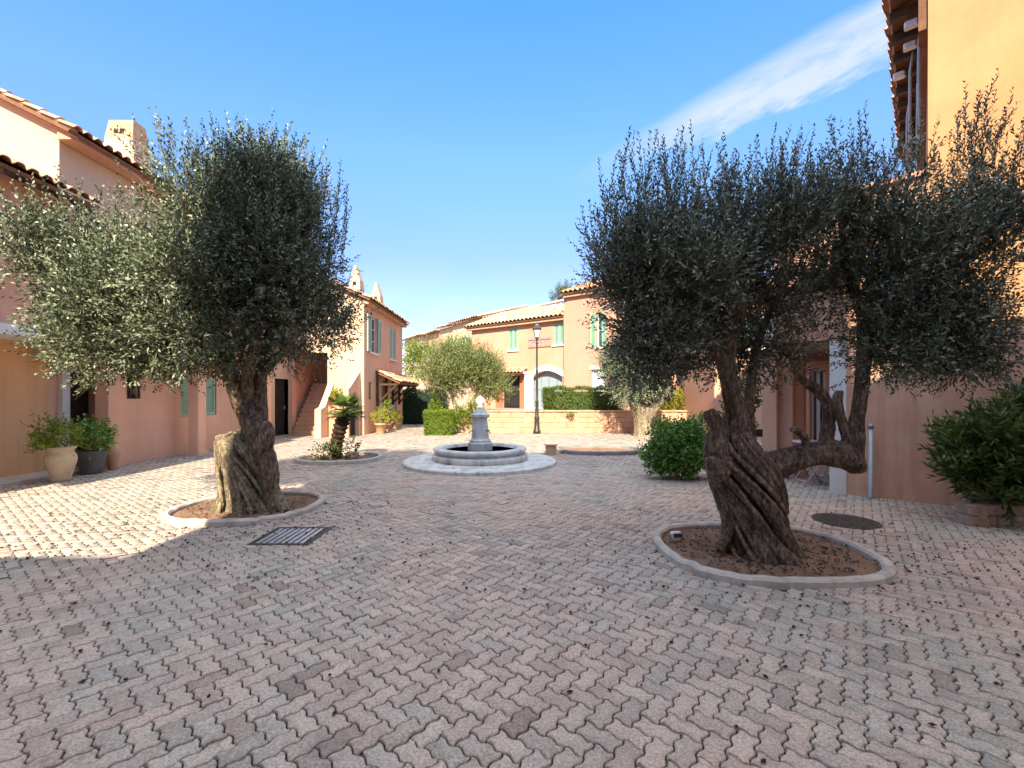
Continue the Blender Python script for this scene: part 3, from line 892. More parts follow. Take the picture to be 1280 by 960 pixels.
right_olive()
left_olive()
Lp = lambda x, y, d, rx, ry, rd, w=1.0: (*W(x, y, d), rx * d / F_PX, rd, ry * d / F_PX, w)
small_olive('small round olive on thin stems behind the square clipped box shrub', (-2.1, 18.2, 0), 18.2,
            [((577, 540, 18.2, 5), (572, 528, 18.2, 4), (570, 510, 18.2, 3), (560, 480, 18.2, 2)), ((577, 540, 18.2, 4), (584, 520, 18.2, 3), (595, 490, 18.2, 2), (605, 460, 18.2, 1)), ((577, 540, 18.2, 4), (590, 530, 18.2, 3), (600, 500, 18.3, 2))],
            [Lp(556, 468, 18.2, 36, 32, 1.1), Lp(603, 464, 18.3, 34, 32, 1.1), Lp(578, 455, 18.2, 46, 28, 1.1), Lp(614, 484, 18.3, 24, 22, .8, .4)], 2900, 31, 'soft_leaf')
small_olive('low spreading olive with thick pale trunk in front of the block wall', (4.75, 16.7, 0), 16.7,
            [((805, 548, 16.7, 15), (803, 530, 16.7, 11), (800, 512, 16.7, 12), (790, 495, 16.7, 7), (775, 470, 16.7, 3)), ((803, 530, 16.7, 8), (815, 510, 16.7, 8), (835, 490, 16.7, 4), (836, 475, 16.7, 2)), ((803, 520, 16.7, 7), (806, 490, 16.6, 5), (805, 460, 16.6, 2))],
            [Lp(782, 482, 16.6, 34, 26, .9), Lp(814, 484, 16.7, 28, 22, .8), Lp(792, 458, 16.7, 42, 26, .9), Lp(770, 455, 16.6, 24, 24, .7, .5)], 2000, 41)

# ------------------------------------------------------------------ left houses
def left_front_house():
    t = thing('terrace_house', 'leftmost pink house with overhanging upper storey, white band and dark eaves', 'house', (-9.0, 6.0, 0))
    fr = Fr((-8.2, 0, 0), (0, 1), (1, 0))
    b = MB()
    wall(b, fr, 1.0, 8.38, 2.65, 5.05, [(3.6, 4.6, 3.3, 4.6)])
    b.box(-8.2, -13, 1.0, 1.2, .001, 5.0)
    b.add([(-8.2, 8.38, 2.65), (-8.2, 8.38, 5.05), (-12.5, 8.38, 5.05), (-12.5, 8.38, 2.65)], [[0, 1, 2, 3]])
    b.build('wall', 'old_pink', t)
    g = MB(); fr2 = Fr((-9.0, 0, 0), (0, 1), (1, 0))
    wall(g, fr2, 1.0, 8.75, 0, 2.48, [])
    g.build('ground_floor_wall', 'ochre', t)
    MB().box(-8.12, -12, 1.0, 8.46, 2.48, 2.65).build('band', 'white', t)
    window(fr, 3.6, 4.6, 3.3, 4.6, t)
    MB().box(-8.4, -13.2, 1.0, 8.38, 5.05, 5.052).build('ceiling_board', 'beam', t)
    tiled_roof((-7.72, .9, 5.02), (-7.72, 8.5, 5.02), (-4.6, 0, 2.1), t)
    for k in range(16):
        rb = MB()
        y = 1.1 + k * .48
        rb.add([(x, yy, 5.02 + (-7.72 - x) * .4565 - dz) for x in (-7.8, -8.25) for yy in (y, y + .09) for dz in (.085, .19)],
               [[0, 1, 3, 2], [4, 6, 7, 5], [0, 4, 5, 1], [2, 3, 7, 6], [1, 5, 7, 3], [0, 2, 6, 4]])
        rb.build('rafter', 'beam', t)
    return t

def gable_house():
    t = thing('terrace_house', 'tall cream gabled house with ground floor pillars behind the left olive', 'house', (-9.0, 12.0, 0))
    fr = Fr((-8.5, 0, 0), (0, 1), (1, 0))
    b = MB()
    holes = [(9.95, 10.32, 1.42, 2.02), (11.55, 12.95, .95, 2.02), (11.5, 12.5, 3.6, 5.0), (13.9, 14.9, 3.6, 5.0), (16.15, 17.1, .02, 2.1)]
    wall(b, fr, 9.78, 15.4, 0, 6.5, holes[:4])
    wall(b, fr, 15.4, 20.6, 0, 3.3, holes[4:])
    b.box(-8.502, -15.9, 15.38, 15.58, 3.2, 6.4)
    wall(b, fr, 8.701, 9.78, 2.2, 6.5, [])
    # gable end facing the court
    b.prism([(-8.5, 2.2), (-8.5, 6.5), (-12.2, 8.35), (-15.9, 6.5), (-15.9, 2.2)], 8.5, 8.7, lambda a, z, y: (a, y, z))
    b.prism([(-8.502, 0), (-8.502, 3.3), (-12.2, 4.6), (-15.9, 3.3), (-15.9, 0)], 20.4, 20.6, lambda a, z, y: (a, y, z))
    b.build('wall', 'cream', t)
    g = MB()
    g.add([(-9.0, 8.75, 0), (-9.0, 8.95, 0), (-9.0, 8.95, 2.2), (-9.0, 8.75, 2.2)], [[0, 1, 2, 3]])
    wall(g, Fr((-9.002, 0, 0), (0, 1), (1, 0)), 8.95, 9.78, 0, 2.2, [(9.2, 9.76, .02, 2.1)])
    g.box(-9.0, -8.5, 9.76, 9.78, 0, 2.2)
    g.add([(-13, 8.5, 2.2), (-8.5, 8.5, 2.2), (-8.5, 9.78, 2.2), (-13, 9.78, 2.2)], [[0, 1, 2, 3]])
    g.build('entrance_wall', 'pink', t)
    g = MB()
    wall(g, Fr((-8.475, 0, 0), (0, 1), (1, 0)), 9.80, 15.2, 0.0, 2.43, [(9.95, 10.32, 1.42, 2.02), (11.55, 12.95, .95, 2.02)], .06)
    g.build('ground_floor_wall', 'pink', t)
    wall(MB(), Fr((-8.475, 0, 0), (0, 1), (1, 0)), 17.25, 20.5, 0.0, 3.25, []).build('stair_wall', 'pink', t)
    fd = Fr((-9.0, 0, 0), (0, 1), (1, 0))
    door(fd, 9.2, 9.76, .02, 2.1, t)
    MB().box(-9.0, -8.9, 8.97, 9.12, 0, 2.2).build('door_jamb', 'white', t)
    door(fr, 16.15, 17.1, .02, 2.1, t, m='interior')
    window(fr, 9.95, 10.32, 1.42, 2.02, t, frame='dark_wood', mull=3, bars=0, sill=False)
    for a in (11.5, 13.9):
        window(fr, a, a + 1.0, 3.6, 5.0, t)
    shutter(fr, 11.56, 12.245, .96, 2.01, -.05, t); shutter(fr, 12.255, 12.94, .96, 2.01, -.05, t)
    MB().box(-8.34, -8.62, 9.35, 9.75, 0, 2.48, bev=.01).build('pillar', 'pink', t)
    MB().box(-7.85, -8.1, 11.3, 11.6, 0, 2.48, bev=.01).box(-7.81, -8.14, 11.26, 11.64, 0, .1).build('pillar', 'pink', t)
    MB().box(-7.85, -8.1, 14.4, 14.7, 0, 2.48, bev=.01).box(-7.81, -8.14, 14.36, 14.74, 0, .1).build('pillar', 'pink', t)
    MB().box(-7.8, -8.46, 9.0, 15.1, 2.48, 2.66).build('canopy_slab', 'pink', t)
    MB().box(-8.3, -8.47, 15.25, 15.5, 0, 6.2).build('pier', 'white', t)
    MB().box(-8.36, -8.47, 17.12, 17.45, 0, 3.3).build('pilaster', 'pink', t)
    tiled_roof((-8.08, 8.3, 6.36), (-8.08, 15.7, 6.36), (-4.15, 0, 2.07), t)
    tiled_roof((-16.3, 15.7, 6.36), (-16.3, 8.3, 6.36), (4.12, 0, 2.06), t)
    tiled_roof((-8.15, 15.72, 3.28), (-8.15, 20.8, 3.28), (-4.1, 0, 1.45), t)
    b2 = MB(); b2.prism([(-8.5, 6.2), (-8.5, 6.5), (-12.2, 8.35), (-15.9, 6.5), (-15.9, 6.2)], 15.4, 15.6, lambda a, z, y: (a, y, z)); b2.build('gable_wall', 'cream', t)
    MB().box(-8.2, -8.46, 8.42, 15.6, 6.24, 6.40).build('cornice', 'peach', t)
    rk = MB()
    rk.prism([(-8.15, 6.28), (-12.2, 8.3), (-12.2, 8.5), (-8.15, 6.48)], 8.36, 8.498, lambda a, z, y: (a, y, z))
    rk.build('rake_band', 'terracotta', t)
    ch = MB()
    x, y = -9.35, 11.0
    ch.add([(x - .42, y - .3, 6.5), (x + .42, y - .3, 6.5), (x + .42, y + .3, 6.5), (x - .42, y + .3, 6.5), (x - .33, y - .24, 7.597), (x + .33, y - .24, 7.597), (x + .33, y + .24, 7.597), (x - .33, y + .24, 7.597)],
           [[4, 5, 6, 7], [0, 1, 5, 4], [1, 2, 6, 5], [2, 3, 7, 6], [3, 0, 4, 7]])
    c = ch.build('chimney', 'cream', t)
    cp = MB()
    cp.add([(x - .335, y - .245, 7.60), (x + .335, y - .245, 7.60), (x + .335, y + .245, 7.60), (x - .335, y + .245, 7.60), (x - .29, y - .18, 8.04), (x + .29, y - .18, 8.04), (x + .29, y + .18, 8.04), (x - .29, y + .18, 8.04)],
           [[4, 5, 6, 7], [0, 1, 5, 4], [1, 2, 6, 5], [2, 3, 7, 6], [3, 0, 4, 7]])
    cp.build('chimney_cap', 'terracotta', c)
    vb = MB()
    for k in (-.12, .02):
        vb.box(x + k, x + k + .09, y - .24, y - .20, 7.70, 7.81)
    vb.build('vent', 'interior', c)
    return t

left_front_house()
gable_house()
setting(MB().box(-8.3, -9.0, 6.5, 8.7, 0.003, .055).build('kerb_strip', 'kerb'))

# ------------------------------------------------------------------ centre house with stairs
def centre_house():
    t = thing('terrace_house', 'pink two-storey house with green shutters, tiled awning and two pointed chimneys', 'house', (-7.0, 20.0, 0))
    X0, Y0, Y1, ZE = -5.65, 17.1, 22.95, 5.08
    fr = Fr((X0, 0, 0), (0, 1), (1, 0))
    b = MB()
    wall(b, fr, Y0, Y1, 0, ZE, [(17.82, 18.72, 3.2, 4.62), (20.55, 21.65, 3.15, 4.62), (19.0, 19.95, .02, 2.15), (20.7, 21.9, .5, 2.05)])
    b.build('side_wall', 'pink', t)
    f = MB(); ff = Fr((-9.6, Y0, 0), (1, 0), (0, -1))
    wall(f, ff, 0, 9.6 + X0, 0, ZE, [(1.13, 2.58, 0, 3.1)])
    f.prism([(-9.6, ZE), (X0, ZE), (-7.6, ZE + .95), (-9.6, ZE + .95)], Y0, Y0 + .2, lambda a, z, y: (a, y, z))
    f.build('front_wall', 'cream', t)
    MB().box(-9.6, X0 - .01, Y1 - .2, Y1, 0, ZE).build('rear_wall', 'cream', t)
    MB().box(-7.0, -6.85, Y0 + .21, Y1 - .21, 0, ZE).build('inner_wall', 'pink', t)
    w = window(fr, 17.82, 18.72, 3.2, 4.62, t, bars=2)
    shutter(fr, 17.38, 17.80, 3.2, 4.62, .02, t, 'pale_green'); shutter(fr, 18.74, 19.16, 3.2, 4.62, .02, t, 'pale_green')
    window(fr, 20.55, 21.65, 3.15, 4.62, t, depth=.2)
    shutter(fr, 20.56, 21.095, 3.16, 4.61, -.06, t, 'pale_green'); shutter(fr, 21.105, 21.64, 3.16, 4.61, -.06, t, 'pale_green')
    door(fr, 19.0, 19.95, .02, 2.15, t, m='white')
    window(fr, 20.7, 21.9, .5, 2.05, t, glass='pale_glass')
    tiled_roof((X0 + .32, Y0 - .22, ZE), (X0 + .32, Y1 + .2, ZE), (-2.3, 0, 1.0), t)
    tiled_roof((-10.2, Y1 + .2, ZE), (-10.2, Y0 - .22, ZE), (2.5, 0, 1.02), t)
    MB().box(X0 + .2, X0 + .003, Y0 - .1, Y1 + .1, ZE - .16, ZE - .02).build('cornice', 'terracotta', t)
    for y in (17.75, 20.4):
        c = MB(); x = -6.15
        vs = [(x - .26, y - .3, 5.0), (x + .26, y - .3, 5.0), (x + .26, y + .3, 5.0), (x - .26, y + .3, 5.0),
              (x - .19, y - .22, 5.95), (x + .19, y - .22, 5.95), (x + .19, y + .22, 5.95), (x - .19, y + .22, 5.95),
              (x - .03, y - .2, 6.5), (x + .03, y - .2, 6.5), (x + .03, y + .2, 6.5), (x - .03, y + .2, 6.5)]
        c.add(vs, [[0, 1, 5, 4], [1, 2, 6, 5], [2, 3, 7, 6], [3, 0, 4, 7], [4, 5, 9, 8], [5, 6, 10, 9], [6, 7, 11, 10], [7, 4, 8, 11], [8, 9, 10, 11]])
        co = c.build('chimney', 'cream', t)
        v = MB()
        v.box(x - .06, x + .06, y - .265, y - .2, 5.75, 5.87)
        v.build('vent', 'interior', co)
    # tiled awning on timber brackets
    aw = tiled_roof((-4.62, 18.5, 2.02), (-4.62, 22.3, 2.02), (-1.03, 0, .48), t, name='awning')
    br = MB()
    for y in (18.65, 19.9, 21.0, 22.15):
        br.box(-5.63, -4.75, y - .05, y + .05, 1.9, 1.98)
        br.tube([(-5.6, y, 1.15), (-4.85, y, 1.9)], .045, 6, False)
        br.box(-5.645, -5.55, y - .05, y + .05, 1.05, 2.35)
    br.box(-4.8, -4.7, 18.55, 22.25, 1.94, 2.02)
    br.build('bracket', 'dark_wood', aw)
    return t

centre_house()

def stair():
    t = thing('stair', 'curving outside stair with cream parapets at the front of the pink house', 'stair', (-7.2, 16.6, 0))
    st = MB()
    n = 12
    for k in range(n):
        y = 16.95 - .9 + k * .16 + .9
        st.box(-8.3, -7.02, y, 20.3, k * .165 + .002, (k + 1) * .165)
    st.build('steps', 'terracotta', t)
    for k in range(9):
        y = 17.35 + k * .2
        MB().box(-8.468, -8.43, y, y + .13, .19 + k * .18, .31 + k * .18).build('step_tile', 'dark_wood', t)
    p = MB()
    ys = [(15.95, .0, 1.0), (16.3, 0, 1.08), (16.7, 0, 1.5), (17.08, 0, 1.95)]
    for i in range(3):
        (ya, _, za), (yb, _, zb) = ys[i], ys[i + 1]
        p.add([(-7.0, ya, 0), (-6.78, ya, 0), (-6.78, yb, 0), (-7.0, yb, 0), (-7.0, ya, za), (-6.78, ya, za), (-6.78, yb, zb), (-7.0, yb, zb)],
              [[4, 5, 6, 7], [1, 2, 6, 5], [3, 0, 4, 7]] + ([[0, 1, 5, 4]] if i == 0 else []))
    p.build('parapet', 'cream', t)
    q = MB()
    q.box(-6.778, -5.97, 16.55, 17.09, 0, 1.12)
    q.build('planter_wall', 'peach', t)
    s = MB(); fs = Fr((-5.78, 0, 0), (0, 1), (1, 0))
    wall(s, fs, 15.85, 17.09, 0, 1.72, [(16.0, 16.95, .02, 1.62, .42)], .16)
    s.add([(-5.78, 15.85, 1.72), (-5.78, 17.09, 1.72), (-5.78, 17.09, 2.4), (-5.78, 16.0, 1.76)], [[0, 1, 2, 3]])
    s.build('side_wall', 'pink', t)
    e = MB()
    e.add([(-5.78, 15.85, 0), (-5.78, 15.85, 1.72), (-5.96, 15.85, 1.72), (-5.96, 15.85, 0)], [[3, 2, 1, 0]])
    e.add([(-5.78, 15.85, 1.72), (-5.78, 16.0, 1.76), (-5.78, 17.09, 2.4), (-5.96, 17.09, 2.4), (-5.96, 16.0, 1.76), (-5.96, 15.85, 1.72)], [[0, 1, 4, 5], [1, 2, 3, 4]])
    e.add([(-5.96, 15.85, 0), (-5.96, 17.09, 0), (-5.96, 17.09, 2.4), (-5.96, 15.85, 1.72)], [[0, 3, 2, 1]])
    e.build('sloping_coping', 'cream', t)
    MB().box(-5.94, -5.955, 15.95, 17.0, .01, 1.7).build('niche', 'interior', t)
    return t
stair()
rng = np.random.default_rng(5)
bushy('yellow_shrub', 'yellow leafed shrub on the planter wall beside the outside stair', 'shrub', (-6.4, 16.8, 1.12),
      [(-6.4, 16.75, 1.42, .36, .28, .3, 1)], 160, 'yellow_leaf', .1, .05, rng, None, (.1, .25), .04)
tag(MB().box(-5.63, -5.6, 17.62, 17.78, 1.35, 1.42).box(-5.628, -5.605, 17.66, 17.74, 1.42, 1.95).box(-5.63, -5.58, 17.62, 17.78, 1.95, 2.0).build('wall_ornament', 'dark_wood', None, (-5.62, 17.7, 1.3)),
    'narrow dark iron ornament on the pink wall left of the tiled awning', 'ornament')

# ------------------------------------------------------------------ fountain
def fountain():
    c = (-.76, 10.12, 0)
    t = thing('fountain', 'round grey stone fountain with tapered pedestal in the middle of the square', 'fountain', c)
    s = MB()
    s.lathe([(1.68, -.02), (1.68, .055), (1.655, .075), (1.2, .085), (.9, .085)], c, 72, False)
    s.build('base_slab', 'stone', t)
    b = MB()
    b.lathe([(1.06, .08), (1.06, .19), (1.045, .205), (.985, .21), (.965, .22), (.96, .25), (.975, .262), (1.01, .272), (1.03, .30), (1.02, .335), (.985, .35), (.84, .35), (.81, .335), (.79, .12)], c, 72, True)
    b.build('basin', 'stone', t)
    w = MB(); w.lathe([(.005, .285), (.797, .285)], c, 48, False); w.build('water', 'water', t)
    p = MB(); r2 = 1.08
    p.lathe([(.285, .1), (.285, .44), (.25, .47), (.255, .5), (.215, .53), (.205, .56), (.165, .98), (.19, 1.0), (.225, 1.03), (.225, 1.075), (.16, 1.10), (.11, 1.17), (.075, 1.21)], c, 8, False, math.pi / 8)
    p.build('pedestal', 'stone', t)
    f = MB(); f.lathe([(.075, 1.2), (.085, 1.24), (.05, 1.27), (.07, 1.30), (.10, 1.35), (.095, 1.40), (.06, 1.44), (.03, 1.475), (.004, 1.49)], c, 16)
    f.build('finial', 'white_stone', t)
    for a in (-2.3, -.8, 1.0):
        x, y = c[0] + math.cos(a) * .2, c[1] + math.sin(a) * .2
        MB().tube([(x, y, .72), (x + math.cos(a) * .1, y + math.sin(a) * .1, .72), (x + math.cos(a) * .14, y + math.sin(a) * .14, .68)], .012, 6).build('spout', 'grate', t)
fountain()
tag(MB().box(.8, 1.06, 11.45, 11.75, 0, .23, bev=.02).box(.77, 1.09, 11.42, 11.78, .23, .275, bev=.012).build('masonry_block', 'old_pink', None, (.93, 11.6, 0)), 'small pink masonry block beside the low grey kerbed bed', 'block')

# ------------------------------------------------------------------ lamp post
def lamp():
    c = np.array([.88, 17.8, 0])
    t = thing('street_lamp', 'tall slim black lantern post in front of the block wall', 'street lamp', tuple(c))
    MB().lathe([(.15, 0), (.15, .12), (.11, .16), (.095, .55), (.11, .6), (.075, .68), (.06, 1.2), (.075, 1.24), (.05, 1.3), (.045, 2.4), (.055, 2.44), (.038, 2.5), (.032, 3.65), (.05, 3.68), (.02, 3.74)], c, 14).build('pole', 'black', t)
    br = MB()
    for s in (-1, 1):
        br.tube([c + (0, 0, 3.5), c + (s * .14, 0, 3.58), c + (s * .2, 0, 3.52)], .012, 6)
    br.build('bracket', 'black', t)
    l = MB()
    for k in range(4):
        a = math.pi / 4 + k * math.pi / 2
        d = np.array([math.cos(a), math.sin(a), 0])
        l.tube([c + d * .10 + (0, 0, 3.76), c + d * .185 + (0, 0, 4.08)], .012, 5, False)
    l.lathe([(.12, 3.72), (.12, 3.765)], c, 4, False, math.pi / 4)
    l.lathe([(.24, 4.07), (.25, 4.09), (.15, 4.19), (.09, 4.22), (.08, 4.27), (.03, 4.31), (.025, 4.36), (.002, 4.4)], c, 4, False, math.pi / 4)
    o = l.build('lantern', 'black', t)
    MB().lathe([(.10, 3.77), (.175, 4.065)], c, 4, False, math.pi / 4).build('lantern_glass', 'pale_glass', o)
lamp()

# ------------------------------------------------------------------ block wall, terrace
def retaining():
    t = thing('block_wall', 'low ochre block wall holding up the terrace behind the lamp post', 'wall', (2.5, 18.2, 0))
    b = MB()
    rw = np.random.default_rng(8)
    for r in range(4):
        x = -2.25 - (r % 2) * .3
        while x < 9.4:
            w = rw.uniform(.5, .75)
            x1 = min(x + w, 9.4)
            b.box(max(x, -2.25) + .006, x1 - .006, 18.1 + rw.uniform(-.012, .012), 18.36, r * .21 + .004, (r + 1) * .21 - .006, bev=.012)
            x = x1
    b.box(-2.24, 9.39, 18.125, 18.36, 0, .84)
    b.build('blocks', 'block', t)
    c = MB()
    x = -2.3
    while x < 9.4:
        w = rw.uniform(.4, .6); c.box(x + .005, min(x + w, 9.45) - .005, 18.05, 18.42, .843, .90 + rw.uniform(-.006, .006), bev=.012); x += w
    c.build('coping', 'block', t)
retaining()
setting(MB().add([(-2.2, 18.3, .80), (14, 18.3, .80), (14, 34, .80), (-2.2, 34, .80)], [[0, 1, 2, 3]]).add([(-2.2, 18.3, -.03), (-2.2, 18.3, .80), (-2.2, 34, .80), (-2.2, 34, -.03)], [[0, 1, 2, 3]]).build('terrace_ground', 'earth_ground'))
tag(MB().box(.42, .78, 18.75, 19.1, .8, 2.38, bev=.02).box(.37, .83, 18.7, 19.15, 2.38, 2.46, bev=.015).build('gate_pillar', 'white', None, (.6, 18.9, .8)), 'white square gate pillar on the terrace just behind the lamp post', 'pillar')
rng = np.random.default_rng(15)
box_hedge('clipped_hedge', 'long green hedge on top of the ochre block wall', (2.5, 18.9, .8), 1.25, 4.4, 18.55, 19.2, .8, 1.78, 4200, 'hedge_leaf', rng, .07, .035)
box_hedge('clipped_hedge', 'square lime green clipped box shrub in front of the small round olive', (-2.85, 17.3, 0), -3.35, -2.35, 16.95, 17.75, 0, .86, 3600, 'bright_leaf', rng, .05, .03, wob=.02, cat='shrub')
bushy('flame_shrub', 'tall narrow lime green shrub behind the square clipped box', 'shrub', (-3.12, 17.95, 0), [(-3.12, 17.95, .9, .25, .2, .8, 1)], 460, 'bright_leaf', .07, .035, rng)
bushy('flame_shrub', 'loose yellow green shrub at the foot of the small round olive against the block wall', 'shrub', (-1.5, 17.75, 0), [(-1.55, 17.75, .75, .45, .22, .6, 1), (-2.1, 17.8, .65, .3, .2, .5, .6)], 520, 'bright_leaf', .08, .04, rng)
box_hedge('conifer_hedge', 'dark conifer hedge beyond the tiled awning', (-4.6, 24.0, 0), -5.9, -3.6, 23.4, 24.6, 0, 1.75, 4000, 'dark_leaf', rng, .08, .03, (.1, .2), .08)
bushy('yellow_shrub', 'bright yellow green shrubs on the wall top right of the low spreading olive', 'shrub', (6.5, 18.6, .8), [(6.3, 18.6, 1.3, .5, .3, .5, 1), (6.95, 18.55, 1.35, .4, .3, .55, 1)], 1300, 'yellow_leaf', .09, .04, rng)
bushy('wall_weed', 'small dark weed growing out of the block wall', 'weed', (2.22, 18.02, .62), [(2.22, 17.98, .66, .14, .1, .14, 1)], 40, 'hedge_leaf', .07, .04, rng, None, (.06, .12), .03, n_sub=0)

# ------------------------------------------------------------------ houses across the square
def back_house():
    t = thing('terrace_house', 'low peach house with green shutters and wide arched window behind the lamp post', 'house', (.5, 24.0, 0))
    u = np.array([3.7, -2.8]); u /= np.linalg.norm(u)
    fr = Fr((-2.5, 26.66, 0), u)
    A = fr.at
    def rect(x0, y0, x1, y1): return (A(x0), A(x1), fr.z((x0 + x1) / 2, y1), fr.z((x0 + x1) / 2, y0))
    s1 = rect(636, 409, 647, 438); s2 = rect(692, 403, 706, 431)
    dr = rect(634, 470, 648, 508); aw = rect(664, 465, 703, 512)
    dr = (dr[0] - .3, dr[1] + .1, .8, dr[3]); aw = (aw[0], aw[1], .85, aw[3] + .05, .35)
    end = A(708); ZE = 5.46
    b = MB()
    wall(b, fr, 0, end, 0, ZE, [s1, s2, dr, aw])
    b.box(0, end, -6.2, -6, 0, ZE, fr); b.box(0, .2, -6, -.01, 0, ZE, fr)
    b.build('wall', 'peach', t)
    window(fr, *s1, t); window(fr, *s2, t)
    for s in (s1, s2):
        m = (s[0] + s[1]) / 2
        shutter(fr, s[0] + .01, m - .005, s[2] + .01, s[3] - .01, -.06, t); shutter(fr, m + .005, s[1] - .01, s[2] + .01, s[3] - .01, -.06, t)
        MB().box(s[0] - .12, s[1] + .12, .003, .02, s[2] - .12, s[3] + .12, fr).build('surround', 'white', t) if False else None
    door(fr, *dr, t, depth=.16, m='interior')
    MB().box(dr[0] - .5, dr[0] - .01, .004, .03, .8, dr[3], fr).build('red_render', 'red_wall', t)
    MB().box(dr[1] + .01, dr[1] + .6, .004, .03, .8, dr[3], fr).build('red_render', 'red_wall', t)
    window(fr, aw[0], aw[1], aw[2], aw[3], t, glass='blue_glass', frame='steel', mull=4, bars=1, depth=.3)
    tr = MB(); n = 16
    pts = []
    for k in range(n + 1):
        q = k / n; uu = aw[0] - .1 + (aw[1] - aw[0] + .2) * q
        pts.append((uu, aw[3] - .35 * (1 - math.sin(math.pi * q)) + .02))
    for k in range(n):
        (a0, z0), (a1, z1) = pts[k], pts[k + 1]
        tr.add([fr.p(a0, .003, z0), fr.p(a1, .003, z1), fr.p(a1, .003, z1 + .28), fr.p(a0, .003, z0 + .28), fr.p(a0, .05, z0), fr.p(a1, .05, z1), fr.p(a1, .05, z1 + .28), fr.p(a0, .05, z0 + .28)],
               [[4, 5, 6, 7], [0, 1, 5, 4], [3, 7, 6, 2]])
    tr.build('arch_trim', 'white', t)
    e0, e1 = fr.p(-.3, .38, ZE - .02), fr.p(end, .38, ZE - .02)
    tiled_roof(e0, e1, -fr.n * 3.6 + np.array([0, 0, 1.35]), t, 'pale_tile', pitch=.26, amp=.075)
    tiled_roof(fr.p(dr[0] - .2, .6, dr[3] + .12), fr.p(dr[1] + .5, .6, dr[3] + .12), -fr.n * .62 + np.array([0, 0, .28]), t, 'tile', 'door_hood')
    MB().box(-.2, end, .005, .26, ZE - .2, ZE - .06, fr).build('cornice', 'terracotta', t)
    # balcony rail
    rl = MB(); z = s2[2] + .1
    for k in range(12):
        uu = A(662) + (A(690) - A(662)) * k / 11
        rl.box(uu - .01, uu + .01, .10, .12, z - .05, z + .32, fr)
    rl.box(A(662), A(690), .095, .125, z + .32, z + .35, fr).box(A(662), A(690), .095, .125, z - .08, z - .05, fr)
    rl.build('rail', 'steel', t)
    return fr

def tower_house(fr):
    t = thing('terrace_house', 'taller pale pink house joined to the right of the low peach house', 'house', (4.5, 21.5, 0))
    o = fr.p(fr.at(707) + .42, .55, 0)
    f2 = Fr(o, fr.u); A = f2.at; ZE = 6.42
    s1 = (A(746), A(758), f2.z(752, 434), f2.z(752, 390)); w1 = (A(739), A(757), .95, f2.z(748, 462))
    s3 = (A(800), A(815), s1[2], s1[3])
    b = MB()
    wall(b, f2, 0, 5.2, 0, ZE, [s1, w1, s3])
    b.box(-.001, -.2, -6, 0, 0, ZE, f2).box(5.0, 5.2, -6, -.01, 0, ZE, f2)
    b.build('wall', 'salmon', t)
    p = MB(); p.box(0.0, A(737), .003, .035, 0, ZE - .1, f2); p.build('pier', 'salmon', t)
    window(f2, *w1, t, glass='pale_glass'); window(f2, *s1, t); window(f2, *s3, t)
    for s in (s1, s3):
        m = (s[0] + s[1]) / 2
        shutter(f2, s[0] - .3, s[0] - .01, s[2], s[3], .01, t); shutter(f2, m, s[1] - .01, s[2] + .01, s[3] - .01, -.06, t)
    MB().box(w1[0] - .15, w1[1] + .15, .004, .03, w1[3] + .01, w1[3] + .2, f2).build('lintel', 'white', t)
    tiled_roof(f2.p(-.25, .35, ZE - .02), f2.p(5.4, .35, ZE - .02), -f2.n * 3.4 + np.array([0, 0, 1.25]), t, 'tile', pitch=.26, amp=.075)
    MB().box(-.1, 5.2, .04, .22, ZE - .2, ZE - .05, f2).build('cornice', 'terracotta', t)

bf = back_house()
tower_house(bf)

def row_house(label, x0, y0, x1, y1, z, m, tail=0):
    """a stepped terrace house far behind: eave line given by two points of the photo"""
    d0, d1 = (z - CAM_H) * F_PX / (CY - y0), (z - CAM_H) * F_PX / (CY - y1)
    p0, p1 = W(x0, y0, d0), W(x1, y1, d1)
    t = thing('row_house', label, 'house', ((p0[0] + p1[0]) / 2, (p0[1] + p1[1]) / 2, 0), 'stepped row houses far behind the square')
    v = (p1 - p0)[:2]; L = np.linalg.norm(v)
    fr = Fr((p0[0], p0[1], 0), v)
    b = MB()
    z1 = z - .1
    w = (L * .3, L * .3 + 1.0, z - 2.6, z - 1.25)
    wall(b, fr, 0, L, 0, z1, [w] if L > 2 else [])
    for a in (0, L - .2):
        b.prism([(-.01, 0), (-.01, z1), (-4.3, z1 + 1.2), (-8.6, z1), (-8.6, 0)], a, a + .2, lambda o, h, u: fr.p(u, o, h))
    b.build('wall', m, t)
    if L > 2:
        window(fr, *w, t)
        shutter(fr, w[0] - .5, w[0] - .02, w[2], w[3], .01, t, 'pale_green'); shutter(fr, w[1] + .02, w[1] + .5, w[2], w[3], .01, t, 'pale_green')
    tiled_roof(fr.p(-.1, .4, z - .1), fr.p(L + .1, .4, z - .1), -fr.n * 4.5 + np.array([0, 0, 1.3]), t, 'pale_tile', pitch=.3, amp=.08)
    return t
row_house('cream row house whose roof shows just left of the low peach house', 602, 399, 652, 388, 6.9, 'cream')
row_house('second cream row house from the right in the stepped roofs above the small olive', 566, 404, 602, 395, 7.0, 'cream')
row_house('third row house from the right in the stepped roofs, with a short pale eave', 550, 410, 568, 405.5, 7.1, 'cream')
row_house('fourth row house from the right in the stepped roofs', 531, 419, 550, 412.5, 7.2, 'peach')
row_house('farthest row house, its small roof just right of the pink house', 506, 425, 531, 417.5, 7.3, 'cream')

